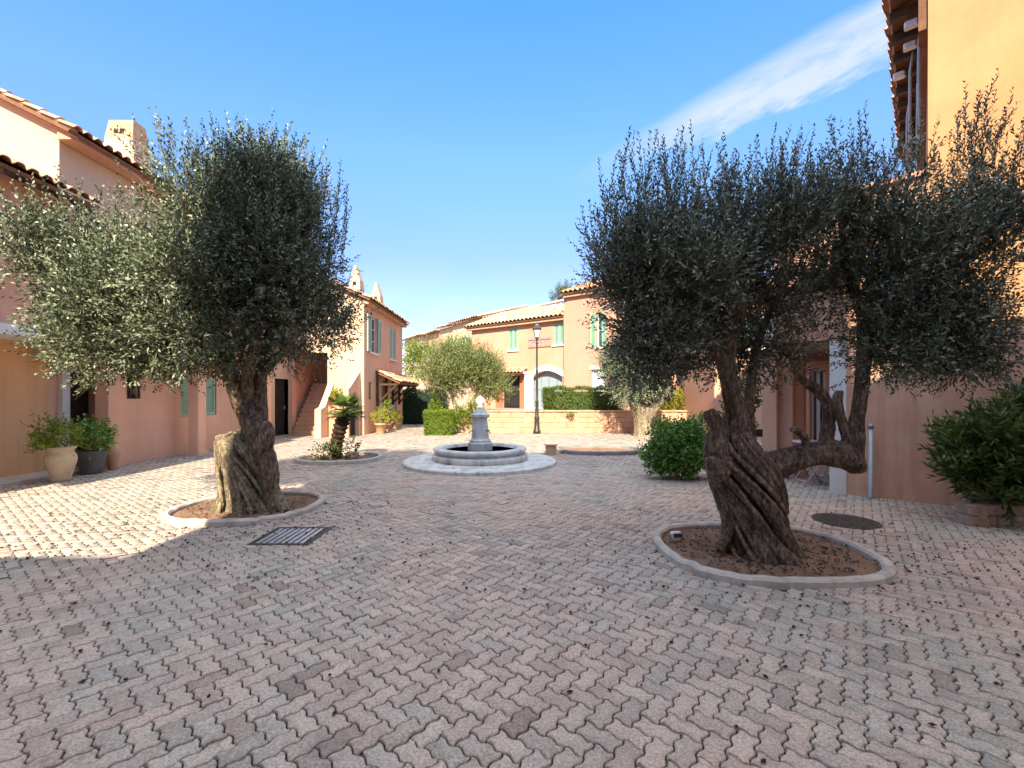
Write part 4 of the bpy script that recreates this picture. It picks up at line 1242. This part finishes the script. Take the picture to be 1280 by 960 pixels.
def background_tree(label, base, lobes, n, m, seed, leaf=.14, width=.06):
    rg = np.random.default_rng(seed)
    t = thing('background_tree', label, 'tree', base, 'trees behind the square')
    L = lobes[0]
    s = spline([(*base, .14), (base[0] + .1, base[1], base[2] + (L[2] - base[2]) * .6, .10), (*L[:3], .05)], 10)
    tb = MB().tube(s[:, :3], s[:, 3], 8)
    for l in lobes[1:]:
        q = spline([(*s[6, :3], .06), (*(s[6, :3] * .4 + np.array(l[:3]) * .6), .04), (*l[:3], .02)], 6); tb.tube(q[:, :3], q[:, 3], 6)
    tb.build('trunk', 'bark', t)
    olive_crown(lobes, n, rg, t, m, leaf, width, (.3, .6), .06, 9, .45, .6, .5)
background_tree('yellow green tree between the pink house and the small round olive', (-5.6, 29, 0), [Lp(517, 462, 29, 16, 26, .9), Lp(535, 445, 29, 22, 20, 1.0), Lp(520, 440, 29, 14, 14, .7)], 700, 'bright_leaf', 51)
background_tree('bright green tree rising behind the small round olive', (-2.4, 27, 0), [Lp(585, 445, 27, 30, 18, 1.0), Lp(600, 434, 27, 24, 13, 1.0), Lp(560, 440, 27, 24, 16, 1.0), Lp(622, 442, 27, 20, 18, .8)], 900, 'bright_leaf', 52)
background_tree('dark tree top peeping over the roof of the low peach house', (3.1, 33, 0), [Lp(698, 371, 33, 11, 8, .8), Lp(706, 366, 33, 9, 7, .8)], 260, 'hedge_leaf', 53)

# ------------------------------------------------------------------ right side
FV = np.array([.745, -.667]); GV = np.array([.667, .745])
def right_house():
    t = thing('corner_house', 'tall orange house at the right edge with shaded pink foot and white corner', 'house', (5.7, 6.3, 0))
    fr = Fr((4.886, 7.056, 0), FV)          # front wall: u runs from the white corner towards the camera
    A = fr.at
    uc = A(1058); ut = A(1160)
    b = MB()
    wall(b, fr, uc, 6.5, 0, 2.35, [])
    b.build('ground_floor_wall', 'old_pink', t)
    MB().box(0, uc, -.3, .012, 0, 2.34, fr).build('corner_pier', 'white', t)
    c = MB(); ul = A(968)
    c.box(ul, ut, -3.2, -.001, 2.352, 4.55, fr)
    c.build('wing_wall', 'peach', t)
    MB().box(ul, -.002, -3.2, -.02, 2.2, 2.35, fr).build('lintel', 'beam', t)
    MB().box(ul - .05, ut - .003, -3.25, .05, 4.553, 4.62, fr).build('coping', 'peach', t)
    up = MB()
    H = 7.6
    wall(up, fr, ut, 6.5, 2.352, H, [])
    sd = Fr(fr.p(ut, 0, 0), GV, -FV)
    wall(up, sd, 0.0, 6.0, 2.352, H, [])
    up.build('upper_wall', 'orange', t)
    # overhanging eave along the left side with rafters and hanging cable loops
    e0 = sd.p(-.25, .46, H - .35); e1 = sd.p(6.2, .46, H - .35)
    tiled_roof(e1, e0, np.append(FV, 0) * 3.6 + np.array([0, 0, 1.3]), t, pitch=.2)
    MB().box(.02, 6.0, .004, .10, H - 1.0, H - .44, sd).build('cornice', 'beam', t)
    for k in range(11):
        MB().box(.25 + k * .55, .34 + k * .55, .1, .42, H - .55, H - .42, sd).build('rafter', 'dark_wood', t)
    cb = MB()
    for k, (u0, z0, z1, o) in enumerate(((.35, 6.95, 5.2, .05), (1.0, 6.9, 4.9, .16), (1.5, 6.9, 4.7, .07), (2.4, 6.85, 4.6, .22))):
        cb.tube([sd.p(u0, o, z0), sd.p(u0 + .05, o + .04, z0 - .25), sd.p(u0 + .15, o + .05, (z0 + z1) / 2), sd.p(u0 + .2, o + .02, z1)], .022, 6)
    for k in range(3):
        q = [sd.p(1.6 + .22 * math.cos(a), .2 + .1 * math.sin(a + k), 5.5 + k * .05 + .2 * math.sin(a)) for a in np.linspace(0, 6.28, 14)]
        cb.tube(q, .012, 5)
    cb.build('cable', 'steel', t)
    for u0, z0, o in ((.25, 6.92, .10), (.75, 6.9, .12), (1.5, 6.9, .27)):
        MB().box(u0, u0 + .1, o, o + .16, z0 - .05, z0 + .05, sd, bev=.02).build('insulator', 'white', t)
    # porch under the wing: pillars, back wall with glazed door
    for x, d in ((964, 8.35), (984, 8.4), (997.5, 8.6)):
        p = W(x, 500, d)
        f = Fr((p[0], p[1], 0), FV)
        MB().box(-.115, .115, -.12, .12, 0, 2.2, f, bev=.01).box(-.14, .14, -.145, .145, 0, .08, f).build('pillar', 'pink', t)
    fb = Fr(np.append(np.array([4.886, 7.056]) + GV * 2.6, 0), FV)
    w = MB(); ds = (fb.at(1012), fb.at(1032), .02, 2.05)
    wall(w, fb, fb.at(952), 0.6, 0, 2.35, [ds])
    w.build('porch_wall', 'pink', t)
    window(fb, *ds, t, frame='white', mull=2, bars=0, sill=False)
    s = MB()
    s.add([fr.p(.05, 0, 0), fr.p(.05, -2.6, 0), fr.p(.05, -2.6, 2.3), fr.p(.05, 0, 2.3)], [[0, 1, 2, 3]])
    s.build('porch_side_wall', 'old_pink', t)
right_house()

def far_right_house():
    t = thing('terrace_house', 'peach house glimpsed behind the trunk of the twisted olive', 'house', (9.0, 15.6, 0))
    fr = Fr((6.85, 15.6, 0), (1, 0), (0, -1))
    b = MB(); w = (1.2, 2.2, 3.1, 4.3)
    wall(b, fr, 0, 7, 0, 4.95, [w, (2.6, 3.5, .02, 2.1)])
    b.box(6.85, 7.05, 15.62, 20, 0, 4.95)
    b.build('wall', 'peach', t)
    window(fr, *w, t); door(fr, 2.6, 3.5, .02, 2.1, t)
    shutter(fr, .68, 1.18, 3.1, 4.3, .01, t); shutter(fr, 2.22, 2.72, 3.1, 4.3, .01, t)
    tiled_roof((6.6, 15.2, 4.93), (13.6, 15.2, 4.93), (0, 3.2, 1.2), t)
far_right_house()

# steel post
tag(MB().lathe([(.045, 0), (.045, .02), (.034, .03), (.034, 1.02)], (5.18, 6.62, 0), 12).lathe([(.04, 1.02), (.04, 1.06), (.02, 1.085), (.002, 1.09)], (5.18, 6.62, 0), 12).build('bollard', 'steel', None, (5.18, 6.62, 0)),
    'thin grey steel post against the shaded pink wall', 'post')

def bistro():
    c = W(1017, 608, 7.6); c[2] = 0; c[0] = 5.0; c[1] = 7.62
    t = thing('bistro_table', 'lilac folding bistro table with crossed legs under the porch', 'table', tuple(c))
    MB().lathe([(.30, .705), (.305, .715), (.30, .73), (.02, .73)], c, 28).build('table_top', 'lilac', t)
    for s in (-1, 1):
        for q in (-.16, .16):
            MB().tube([c + (s * .25, q, 0), c + (-s * .22, q, .70)], .011, 6).build('leg', 'lilac', t)
    b = MB()
    for s in (-1, 1):
        b.tube([c + (s * .2, -.16, .08), c + (s * .2, .16, .08)], .008, 6)
    b.build('stretcher', 'lilac', t)
    k = c + (-.28, .75, 0)
    h = thing('folding_chair', 'black folding chair behind the lilac bistro table', 'chair', tuple(k))
    for s in (-1, 1):
        MB().tube([k + (s * .19, -.2, 0), k + (s * .19, .12, .48), k + (s * .19, .2, .88)], .012, 6).build('leg', 'black', h)
        MB().tube([k + (s * .17, .25, 0), k + (s * .17, -.2, .46)], .012, 6).build('leg', 'black', h)
    sl = MB()
    for j in range(5):
        sl.box(k[0] - .19, k[0] + .19, k[1] - .2 + j * .075, k[1] - .14 + j * .075, .455, .475)
    sl.build('seat', 'black', h)
    MB().box(k[0] - .2, k[0] + .2, k[1] + .17, k[1] + .19, .72, .86).build('backrest', 'black', h)
bistro()

rng = np.random.default_rng(77)
bushy('oleander_bush', 'large dark oleander bush in the stone planter at the right edge', 'bush', (5.95, 5.5, .2),
      [(5.75, 5.4, .82, .62, .42, .52, 1), (6.15, 5.4, 1.0, .6, .42, .55, 1), (5.95, 5.35, .55, .65, .4, .34, .6), (6.6, 5.3, .9, .6, .4, .6, .6), (5.45, 5.4, .75, .32, .3, .4, .35)], 2700, 'oleander_leaf', .145, .030, rng, None, (.15, .32), .026, .6, 10, .45, .7)
def stone_planter():
    t = thing('stone_planter', 'low rubble stone planter under the oleander bush', 'planter', (5.9, 5.45, 0))
    b = MB(); rg = np.random.default_rng(4)
    sf = Fr((5.22, 5.24, 0), FV, GV)
    for r in range(2):
        x = 5.22 - r * .08
        while x < 7.6:
            w = rg.uniform(.14, .34); x1 = x + w
            b.box(max(5.22, x) + .006, x1 - .006, 5.22 + rg.uniform(-.02, .012), 5.42, r * .125 + .004, (r + 1) * .125 - .006 + rg.uniform(-.008, .004), bev=.016)
            x = x1
        y = .06
        while y < .95:
            w = rg.uniform(.14, .3); b.box(-.0 + rg.uniform(-.015, .012), .18, y + .005, min(y + w, 1.0) - .005, r * .125 + .004, (r + 1) * .125 - .006, sf, bev=.016); y += w
    b.box(5.25, 7.6, 5.25, 5.4, .002, .235); b.box(.02, .16, .05, .98, .002, .235, sf)
    b.build('stones', 'rough_stone', t)
    q = [sf.p(.17, 0.12, .215), np.array([7.6, 5.40, .215]), np.array([7.6, 5.9, .215]), sf.p(.17, 1.0, .215)]
    MB().add(q, [[0, 1, 2, 3]]).build('soil', 'soil', t)
stone_planter()

bushy('round_bush', 'glossy dark green ball shaped bush left of the twisted trunk', 'bush', (2.98, 8.15, 0),
      [(2.95, 8.15, .58, .57, .57, .56, 1), (3.2, 8.2, .45, .42, .4, .4, .4), (2.7, 8.15, .4, .4, .4, .38, .4)], 3000, 'glossy_leaf', .075, .042, rng, None, (.1, .2), .03, 1.0, 12, .42, .45)
bushy('leafy_shrub', 'dark ivy-like shrub between the twisted trunk and the porch pillars', 'shrub', (4.45, 9.0, 0),
      [(4.45, 9.0, .8, .32, .3, .8, 1), (4.6, 9.0, 1.5, .28, .28, .4, .4)], 420, 'hedge_leaf', .09, .05, rng)

# ------------------------------------------------------------------ palm
def palm():
    rg = np.random.default_rng(9)
    b = (-4.12, 10.6, 0)
    t = thing('dwarf_palm', 'small leaning fan palm with dark trunk in its round bed', 'palm', b)
    s = spline([(-4.17, 10.6, -.02, .15), (-4.15, 10.6, .3, .14), (-4.08, 10.6, .65, .15), (-3.98, 10.6, .98, .16), (-3.95, 10.6, 1.1, .10)], 40)
    mb = MB()
    mb.tube(s[:, :3], [r * (1 + .14 * ((i * 7) % 3 - 1)) for i, r in enumerate(s[:, 3])], 14, False)
    mb.build('trunk', 'palm_bark', t)
    top = s[-1, :3]
    Q, tn, stem = [], [], MB()
    for k in range(46):
        a = rg.uniform(0, 6.28); el = rg.uniform(-.35, 1.35)
        d = np.array([math.cos(a) * math.cos(el), math.sin(a) * math.cos(el), math.sin(el)])
        L = rg.uniform(.22, .36)
        hub = top + d * L + np.array([0, 0, -.04 * L])
        stem.tube([top, (top + hub) / 2 + (0, 0, .02), hub], [.01, .008, .006], 5)
        side = np.cross(d, (0, 0, 1.0)); side /= np.linalg.norm(side) + 1e-6
        nb = 17; tt = rg.uniform(0, .9)
        for j in range(nb):
            q = (j / (nb - 1) - .5) * 2.5
            ld = d * math.cos(q) + side * math.sin(q)
            ln = rg.uniform(.22, .30) * (1 - .25 * abs(q) / 1.25)
            tip = hub + ld * ln - np.array([0, 0, .07 * (1 if el < .8 else .4)])
            w = np.cross(ld, np.cross(side, d)); w = w / (np.linalg.norm(w) + 1e-6) * .014
            mid = hub + ld * ln * .5
            Q.append([hub, mid + w, tip, mid - w]); tn.append(np.clip(tt + rg.normal(0, .12), 0, 1))
    quads_mesh('fronds', np.array(Q), np.array(tn), 'palm_leaf', t)
    stem.build('stalks', 'hedge_stalk', t)
MT['hedge_stalk'] = surface('green_stalk', (.10, .14, .04), (.16, .20, .06), 8, .6)
palm()
rng = np.random.default_rng(78)
bushy('ground_plant', 'low leafy plant at the foot of the small palm', 'plant', (-4.25, 10.35, .02), [(-4.25, 10.35, .16, .3, .2, .16, 1), (-3.75, 10.5, .2, .12, .12, .22, .5)], 130, 'hedge_leaf', .09, .03, rng, None, (.1, .22), .03, n_sub=0)

# ------------------------------------------------------------------ pots by the left door and by the awning
def pot(name, label, c, prof, m, foliage=None, leafm='bright_leaf', n=150, leaf=.07, w=.03, rng=None, grp=None, plant_label=None, sq=24):
    t = thing(name, label, 'pot', c, grp)
    MB().lathe(prof, c, sq).build('body', m, t)
    r = prof[-2][0]
    MB().lathe([(.004, prof[-2][1] - .03), (r * .92, prof[-2][1] - .03)], c, 20, False).build('soil', 'soil', t)
    if foliage:
        bushy('potted_plant', plant_label, 'plant', (c[0], c[1], c[2] + prof[-2][1] - .03), foliage, n, leafm, leaf, w, rng, None, (.1, .26), .03, .8, 0, .5, .6, grav=.6)
    return t
c = (-7.92, 7.95, 0)
pot('stone_urn', 'pale bulging stone urn at the left edge, in the sun by the dark door', c,
    [(.125, 0), (.14, .03), (.135, .07), (.16, .15), (.20, .30), (.215, .38), (.205, .45), (.175, .50), (.17, .54), (.20, .57), (.21, .60), (.19, .61), (.16, .55)], 'urn',
    [(-7.95, 7.92, .72, .28, .24, .20, 1), (-7.78, 7.85, .82, .2, .18, .16, .6), (-8.12, 7.9, .9, .14, .14, .2, .35), (-7.92, 7.7, .5, .12, .06, .2, .3)], 'bright_leaf', 210, .075, .028, rng,
    plant_label='yellow green trailing plant spilling out of the pale stone urn')
c = (-8.1, 8.72, 0)
pot('grey_planter', 'dark grey planter just behind the pale stone urn', c, [(.16, 0), (.17, .02), (.24, .42), (.25, .44), (.23, .445), (.2, .40)], 'grey_pot',
    [(-8.1, 8.7, .68, .28, .24, .26, 1), (-7.95, 8.7, .7, .2, .2, .2, .5)], 'glossy_leaf', 190, .085, .04, rng, plant_label='dark leafy plant growing in the dark grey planter')
c = (-8.12, 9.2, 0)
tg = thing('clay_jar', 'slim terracotta jar leaning space beside the pink pillar', 'jar', c)
tg['label'] = 'slim terracotta jar standing at the foot of the pink pillar'
MB().lathe([(.07, 0), (.075, .03), (.10, .15), (.12, .3), (.115, .4), (.08, .5), (.055, .56), (.06, .62), (.075, .66), (.06, .665), (.045, .6)], c, 22).build('body', 'terracotta', tg)
for k, (x, y, s, lab, pl, lm) in enumerate(((-5.22, 17.75, 1.0, 'biggest terracotta pot against the pink wall left of the awning', 'yellow green plant in the biggest pot by the awning', 'yellow_leaf'),
                                           (-5.25, 18.7, .8, 'middle terracotta pot below the near end of the awning', 'upright pale plant in the middle pot by the awning', 'bright_leaf'),
                                           (-5.3, 19.35 + .9, .75, 'farthest terracotta pot under the awning', 'small yellow plant in the farthest pot under the awning', 'yellow_leaf'))):
    pot('terracotta_pot', lab, (x, y, 0), [(q * s, z * s) for q, z in ((.15, 0), (.16, .02), (.21, .34), (.235, .34), (.235, .41), (.21, .41), (.19, .36))], 'terracotta',
        [(x, y, .62 * s, .28 * s, .26 * s, .26 * s, 1)] if k != 1 else [(x, y, .8, .16, .16, .45, 1)], lm, 130, .08, .035, rng, 'terracotta pots along the pink wall', pl)

# ------------------------------------------------------------------ things set into the paving
def drain():
    c = (-2.38, 4.86, 0)
    t = thing('drain_grate', 'rectangular slotted metal drain grate in the paving near the left bed', 'drain', c)
    x0, x1, y0, y1 = -2.68, -2.06, 4.55, 5.16
    b = MB()
    b.box(x0, x1, y0, y0 + .05, -.02, .006).box(x0, x1, y1 - .05, y1, -.02, .006).box(x0, x0 + .05, y0 + .05, y1 - .05, -.02, .006).box(x1 - .05, x1, y0 + .05, y1 - .05, -.02, .006)
    b.build('frame', 'grate', t)
    s = MB()
    n = 8
    for k in range(n):
        x = x0 + .055 + (x1 - x0 - .11) * k / n
        s.box(x, x + .042, y0 + .05, y1 - .05, -.01, .0045)
    s.build('bars', 'zinc', t)
    MB().box(x0 + .05, x1 - .05, y0 + .05, y1 - .05, .0012, .0022).build('pit', 'interior', t)
drain()
def manhole():
    c = (3.95, 5.43, 0)
    t = thing('manhole_cover', 'round iron manhole cover in the paving right of the twisted olive', 'manhole', c)
    MB().lathe([(.345, -.02), (.345, .006), (.315, .0075), (.31, .004)], c, 48, False).build('ring', 'grate', t)
    b = MB(); b.lathe([(.305, -.02), (.305, .007), (.02, .007)], c, 48, False)
    for i in range(-5, 6):
        for j in range(-5, 6):
            if math.hypot(i, j) < 5.2: b.box(c[0] + i * .052 - .012, c[0] + i * .052 + .012, c[1] + j * .052 - .012, c[1] + j * .052 + .012, .0072, .010)
    b.build('lid', 'grate', t)
manhole()
def floodlight():
    c = (1.64, 4.62, .03)
    t = thing('ground_spotlight', 'small white spotlight lying in the right olive bed', 'spotlight', c)
    fr = Fr(c, (1, .15))
    MB().box(-.055, .055, -.035, .035, .03, .085, fr, bev=.012).build('housing', 'white', t)
    MB().box(-.045, .045, .0355, .039, .036, .078, fr).build('lens', 'glass', t)
    MB().box(-.07, -.058, -.01, .01, -.03, .06, fr).box(.058, .07, -.01, .01, -.03, .06, fr).build('bracket', 'steel', t)
floodlight()

def debris():
    """fallen olives and dry leaves"""
    rg = np.random.default_rng(6)
    spots = []
    for cx, cy, sx, sy, n in ((2.6, 4.3, 1.4, 1.0, 230), (4.2, 4.2, 1.2, .9, 95), (1.2, 3.4, 1.5, .9, 60), (-3.6, 5.4, 1.3, 1.1, 300), (-5.0, 5.2, 1.4, 1.0, 230), (-2.2, 4.4, 1.3, .8, 130), (0, 5.5, 2.5, 1.8, 110), (2.55, 4.3, .5, .35, 230)):
        spots.append(np.stack([rg.normal(cx, sx, n), rg.normal(cy, sy, n)], 1))
    S = np.concatenate(spots); S = S[S[:, 1] > 1.7]
    mb = MB()
    for x, y in S:
        q = ((x - BED_RIGHT[0]) / (BED_RIGHT[2] - .09)) ** 4 + ((y - BED_RIGHT[1]) / (BED_RIGHT[3] - .09)) ** 4
        q2 = ((x - BED_LEFT[0]) / (BED_LEFT[2] - .09)) ** 4 + ((y - BED_LEFT[1]) / (BED_LEFT[3] - .09)) ** 4
        z = .026 if q < 1 else (.05 if q2 < 1 else .004)
        r = rg.uniform(.006, .0125); a = rg.uniform(0, 3.14); el = rg.uniform(1.1, 2.2)
        c, s = math.cos(a), math.sin(a)
        vs = []
        for (dx, dy, dz) in ((el, 0, 0), (0, 1, 0), (-el, 0, 0), (0, -1, 0), (.1, 0, 1), (0, .1, -.8)):
            dx, dy, dz = dx * r, dy * r, dz * r * .8
            vs.append((x + c * dx - s * dy, y + s * dx + c * dy, z + r * .6 + dz))
        mb.add(vs, [[0, 1, 4], [1, 2, 4], [2, 3, 4], [3, 0, 4], [1, 0, 5], [2, 1, 5], [3, 2, 5], [0, 3, 5]], True)
    for (bx_, by_, ba, bb), n in ((BED_RIGHT, 420), (BED_LEFT, 260)):
        for _ in range(n):
            a = rg.uniform(0, 6.28); q = math.sqrt(rg.uniform(.05, 1)) * .84
            x, y = bx_ + ba * q * math.cos(a), by_ + bb * q * math.sin(a)
            th = rg.uniform(0, 3.14); l = rg.uniform(.015, .032); w = l * .28; z = .034 if bx_ > 0 else .05
            c_, s_ = math.cos(th), math.sin(th)
            mb.add([(x - l * c_, y - l * s_, z), (x + w * s_, y - w * c_, z + rg.uniform(0, .012)), (x + l * c_, y + l * s_, z + rg.uniform(0, .02)), (x - w * s_, y + w * c_, z)], [[0, 1, 2, 3]])
    o = mb.build('fallen_olives', 'olive_debris')
    tag(o, 'dark fallen olives and dry leaves scattered over the paving', 'debris', None, 'stuff')
debris()

# ------------------------------------------------------------------ houses behind the photographer, whose shade fills the near half of the square
def shade_house(label, prof, y0, y1, m):
    """prof: (x, z) skyline from left to right"""
    xs = [p[0] for p in prof]
    t = thing('terrace_house', label, 'house', ((xs[0] + xs[-1]) / 2, (y0 + y1) / 2, 0))
    b = MB()
    b.prism([(xs[0], 0)] + prof + [(xs[-1], 0)], y0, y1, lambda a, z, y: (a, y, z))
    b.build('wall', m, t)
    fr = Fr((xs[-1], y1, 0), (-1, 0), (0, 1))
    Lx = xs[-1] - xs[0]
    k = 0
    while 1.0 + k * 2.4 + 1 < Lx:
        for z in (1.0, 4.0, 6.6):
            if z + 2.6 < min(p[1] for p in prof):
                u = 1.0 + k * 2.4
                window(fr, u, u + .9, z, z + 1.4, t, off=.16, depth=.14)
        k += 1
    cp = MB()
    for (xa, za), (xb, zb) in zip(prof[:-1], prof[1:]):
        if xb - xa < .05: continue
        cp.add([(xa, y0 - .1, za + .003), (xb, y0 - .1, zb + .003), (xb, y1 + .1, zb + .003), (xa, y1 + .1, za + .003), (xa, y0 - .1, za + .08), (xb, y0 - .1, zb + .08), (xb, y1 + .1, zb + .08), (xa, y1 + .1, za + .08)],
               [[3, 2, 1, 0], [4, 5, 6, 7], [0, 1, 5, 4], [1, 2, 6, 5], [2, 3, 7, 6], [3, 0, 4, 7]])
    cp.build('roof', 'tile', t)
shade_house('low stucco house behind the photographer on the left', [(-16, 5.3), (-4.06, 5.3)], -7, -3, 'pink')
shade_house('tall stucco house directly behind the photographer', [(-4.05, 10.8), (-1.2, 11.0), (3.0, 11.2), (4.4, 10.9)], -8, -3, 'peach')
shade_house('stucco house behind the photographer on the right', [(4.41, 8.9), (14, 8.9)], -8, -3, 'orange')

# ------------------------------------------------------------------ sky, sun, camera
FILL_VEIL = (6.4, 6.0, 5.3)
world = bpy.data.worlds.new('World'); bpy.context.scene.world = world
world.use_nodes = True
nt = world.node_tree
bg = nt.nodes['Background']
sky = N(nt, 'ShaderNodeTexSky', sky_type='NISHITA')
sky.sun_disc = False
sky.sun_elevation = SUN_EL
sky.sun_rotation = math.pi + SUN_AZ
sky.altitude = 50; sky.air_density = 1.0; sky.dust_density = .4; sky.ozone_density = 2.0
# cirrus: a band of stretched noise by direction
tc = N(nt, 'ShaderNodeTexCoord')
sp = N(nt, 'ShaderNodeSeparateXYZ'); nt.links.new(tc.outputs['Generated'], sp.inputs[0])
def M(op, a, b=None, c=None):
    n = N(nt, 'ShaderNodeMath', operation=op)
    for i, v in enumerate((a, b, c)):
        if v is None: continue
        if isinstance(v, (int, float)): n.inputs[i].default_value = v
        else: nt.links.new(v, n.inputs[i])
    return n.outputs[0]
ny = M('MAXIMUM', sp.outputs[1], .05)
px = M('DIVIDE', sp.outputs[0], ny); pz = M('DIVIDE', sp.outputs[2], ny)
ang = math.atan2(160, 320)
ca, sa = math.cos(ang), math.sin(ang)
# band centre near photo (970, 105): tangent-plane coordinates
bx, bz = (970 - CX) / F_PX, (CY - 105) / F_PX
along = M('ADD', M('MULTIPLY', M('SUBTRACT', px, bx), ca), M('MULTIPLY', M('SUBTRACT', pz, bz), sa))
across = M('SUBTRACT', M('MULTIPLY', M('SUBTRACT', pz, bz), ca), M('MULTIPLY', M('SUBTRACT', px, bx), sa))
cv = N(nt, 'ShaderNodeCombineXYZ'); nt.links.new(M('MULTIPLY', along, 2.2), cv.inputs[0]); nt.links.new(M('MULTIPLY', across, 9.0), cv.inputs[1])
cn = noise(nt, cv.outputs[0], 1.9, 10, .66, .18)
width = M('MULTIPLY_ADD', along, .08, .085)          # the band widens towards its upper end
q = M('DIVIDE', M('ADD', across, M('MULTIPLY', M('SUBTRACT', cn.outputs['Fac'], .5), .10)), M('MAXIMUM', width, .03))
fall = M('MAXIMUM', M('SUBTRACT', 1.0, M('MULTIPLY', q, q)), 0.0)
e1 = N(nt, 'ShaderNodeMapRange', interpolation_type='SMOOTHSTEP'); nt.links.new(along, e1.inputs[0]); e1.inputs[1].default_value = -.56; e1.inputs[2].default_value = -.04
dens = M('MULTIPLY', M('MULTIPLY', M('MINIMUM', M('MULTIPLY', fall, 1.6), 1.0), e1.outputs[0]), M('MULTIPLY', M('ADD', M('SUBTRACT', cn.outputs['Fac'], .62), M('MULTIPLY', fall, .42)), 2.3))
cv2 = N(nt, 'ShaderNodeCombineXYZ'); nt.links.new(M('MULTIPLY', px, 1.6), cv2.inputs[0]); nt.links.new(M('MULTIPLY', pz, 5.0), cv2.inputs[1])
cn2 = noise(nt, cv2.outputs[0], 2.1, 7, .6, .5)
low = N(nt, 'ShaderNodeMapRange', interpolation_type='SMOOTHSTEP'); nt.links.new(pz, low.inputs[0]); low.inputs[1].default_value = .34; low.inputs[2].default_value = .16
wisps = M('MULTIPLY', low.outputs[0], M('MAXIMUM', M('MULTIPLY', M('SUBTRACT', cn2.outputs['Fac'], .45), 1.9), 0.0))
total = M('MINIMUM', M('ADD', M('MAXIMUM', dens, 0.0), wisps), .74)
front = M('GREATER_THAN', sp.outputs[1], .05)
total = M('MULTIPLY', total, front)
tr = ramp(nt, [(0.0, (.36, .33, .40)), (.277, (.36, .37, .46)), (.46, (.39, .525, .62)), (.66, (.295, .58, .71))])
nt.links.new(sp.outputs[2], tr.inputs['Fac'])
deep = mixc(nt, 1.0, sky.outputs[0], tr.outputs['Color'], 'MULTIPLY')
skyc = mixc(nt, total, deep, (1.55, 1.62, 1.75))
# unseen bright cloud veil above the frame, added to lift the shade
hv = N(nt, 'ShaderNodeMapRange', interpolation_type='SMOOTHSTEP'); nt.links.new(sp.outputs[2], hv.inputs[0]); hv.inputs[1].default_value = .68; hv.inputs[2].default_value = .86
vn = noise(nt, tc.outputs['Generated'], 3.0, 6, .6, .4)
skyc = mixc(nt, M('MULTIPLY', hv.outputs[0], M('MULTIPLY_ADD', vn.outputs['Fac'], .9, .05)), skyc, FILL_VEIL)
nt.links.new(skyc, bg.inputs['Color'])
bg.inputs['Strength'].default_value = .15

sun = bpy.data.lights.new('sun', 'SUN'); sun.energy = 3.3; sun.angle = R(.5); sun.color = (1.0, .88, .655)
so = bpy.data.objects.new('sun', sun); C.objects.link(so)
to_sun = Vector((-math.sin(SUN_AZ) * math.cos(SUN_EL), -math.cos(SUN_AZ) * math.cos(SUN_EL), math.sin(SUN_EL)))
so.rotation_euler = to_sun.to_track_quat('Z', 'Y').to_euler()
so.location = (0, -10, 20)

cam = bpy.data.cameras.new('camera'); co = bpy.data.objects.new('camera', cam); C.objects.link(co)
cam.sensor_width = 36; cam.lens = 36 * F_PX / 1280
cam.shift_x = -(CX - 640) / 1280; cam.shift_y = (CY - 480) / 1280
cam.clip_end = 1000; cam.clip_start = .05
co.location = (0, 0, CAM_H); co.rotation_euler = (R(90), 0, 0)
sc = bpy.context.scene
sc.camera = co
sc.view_settings.view_transform = 'Standard'
sc.view_settings.look = 'None'
sc.view_settings.exposure = 1.98
sc.view_settings.gamma = 1
sc.cycles.max_bounces = 8
sc.cycles.transparent_max_bounces = 4
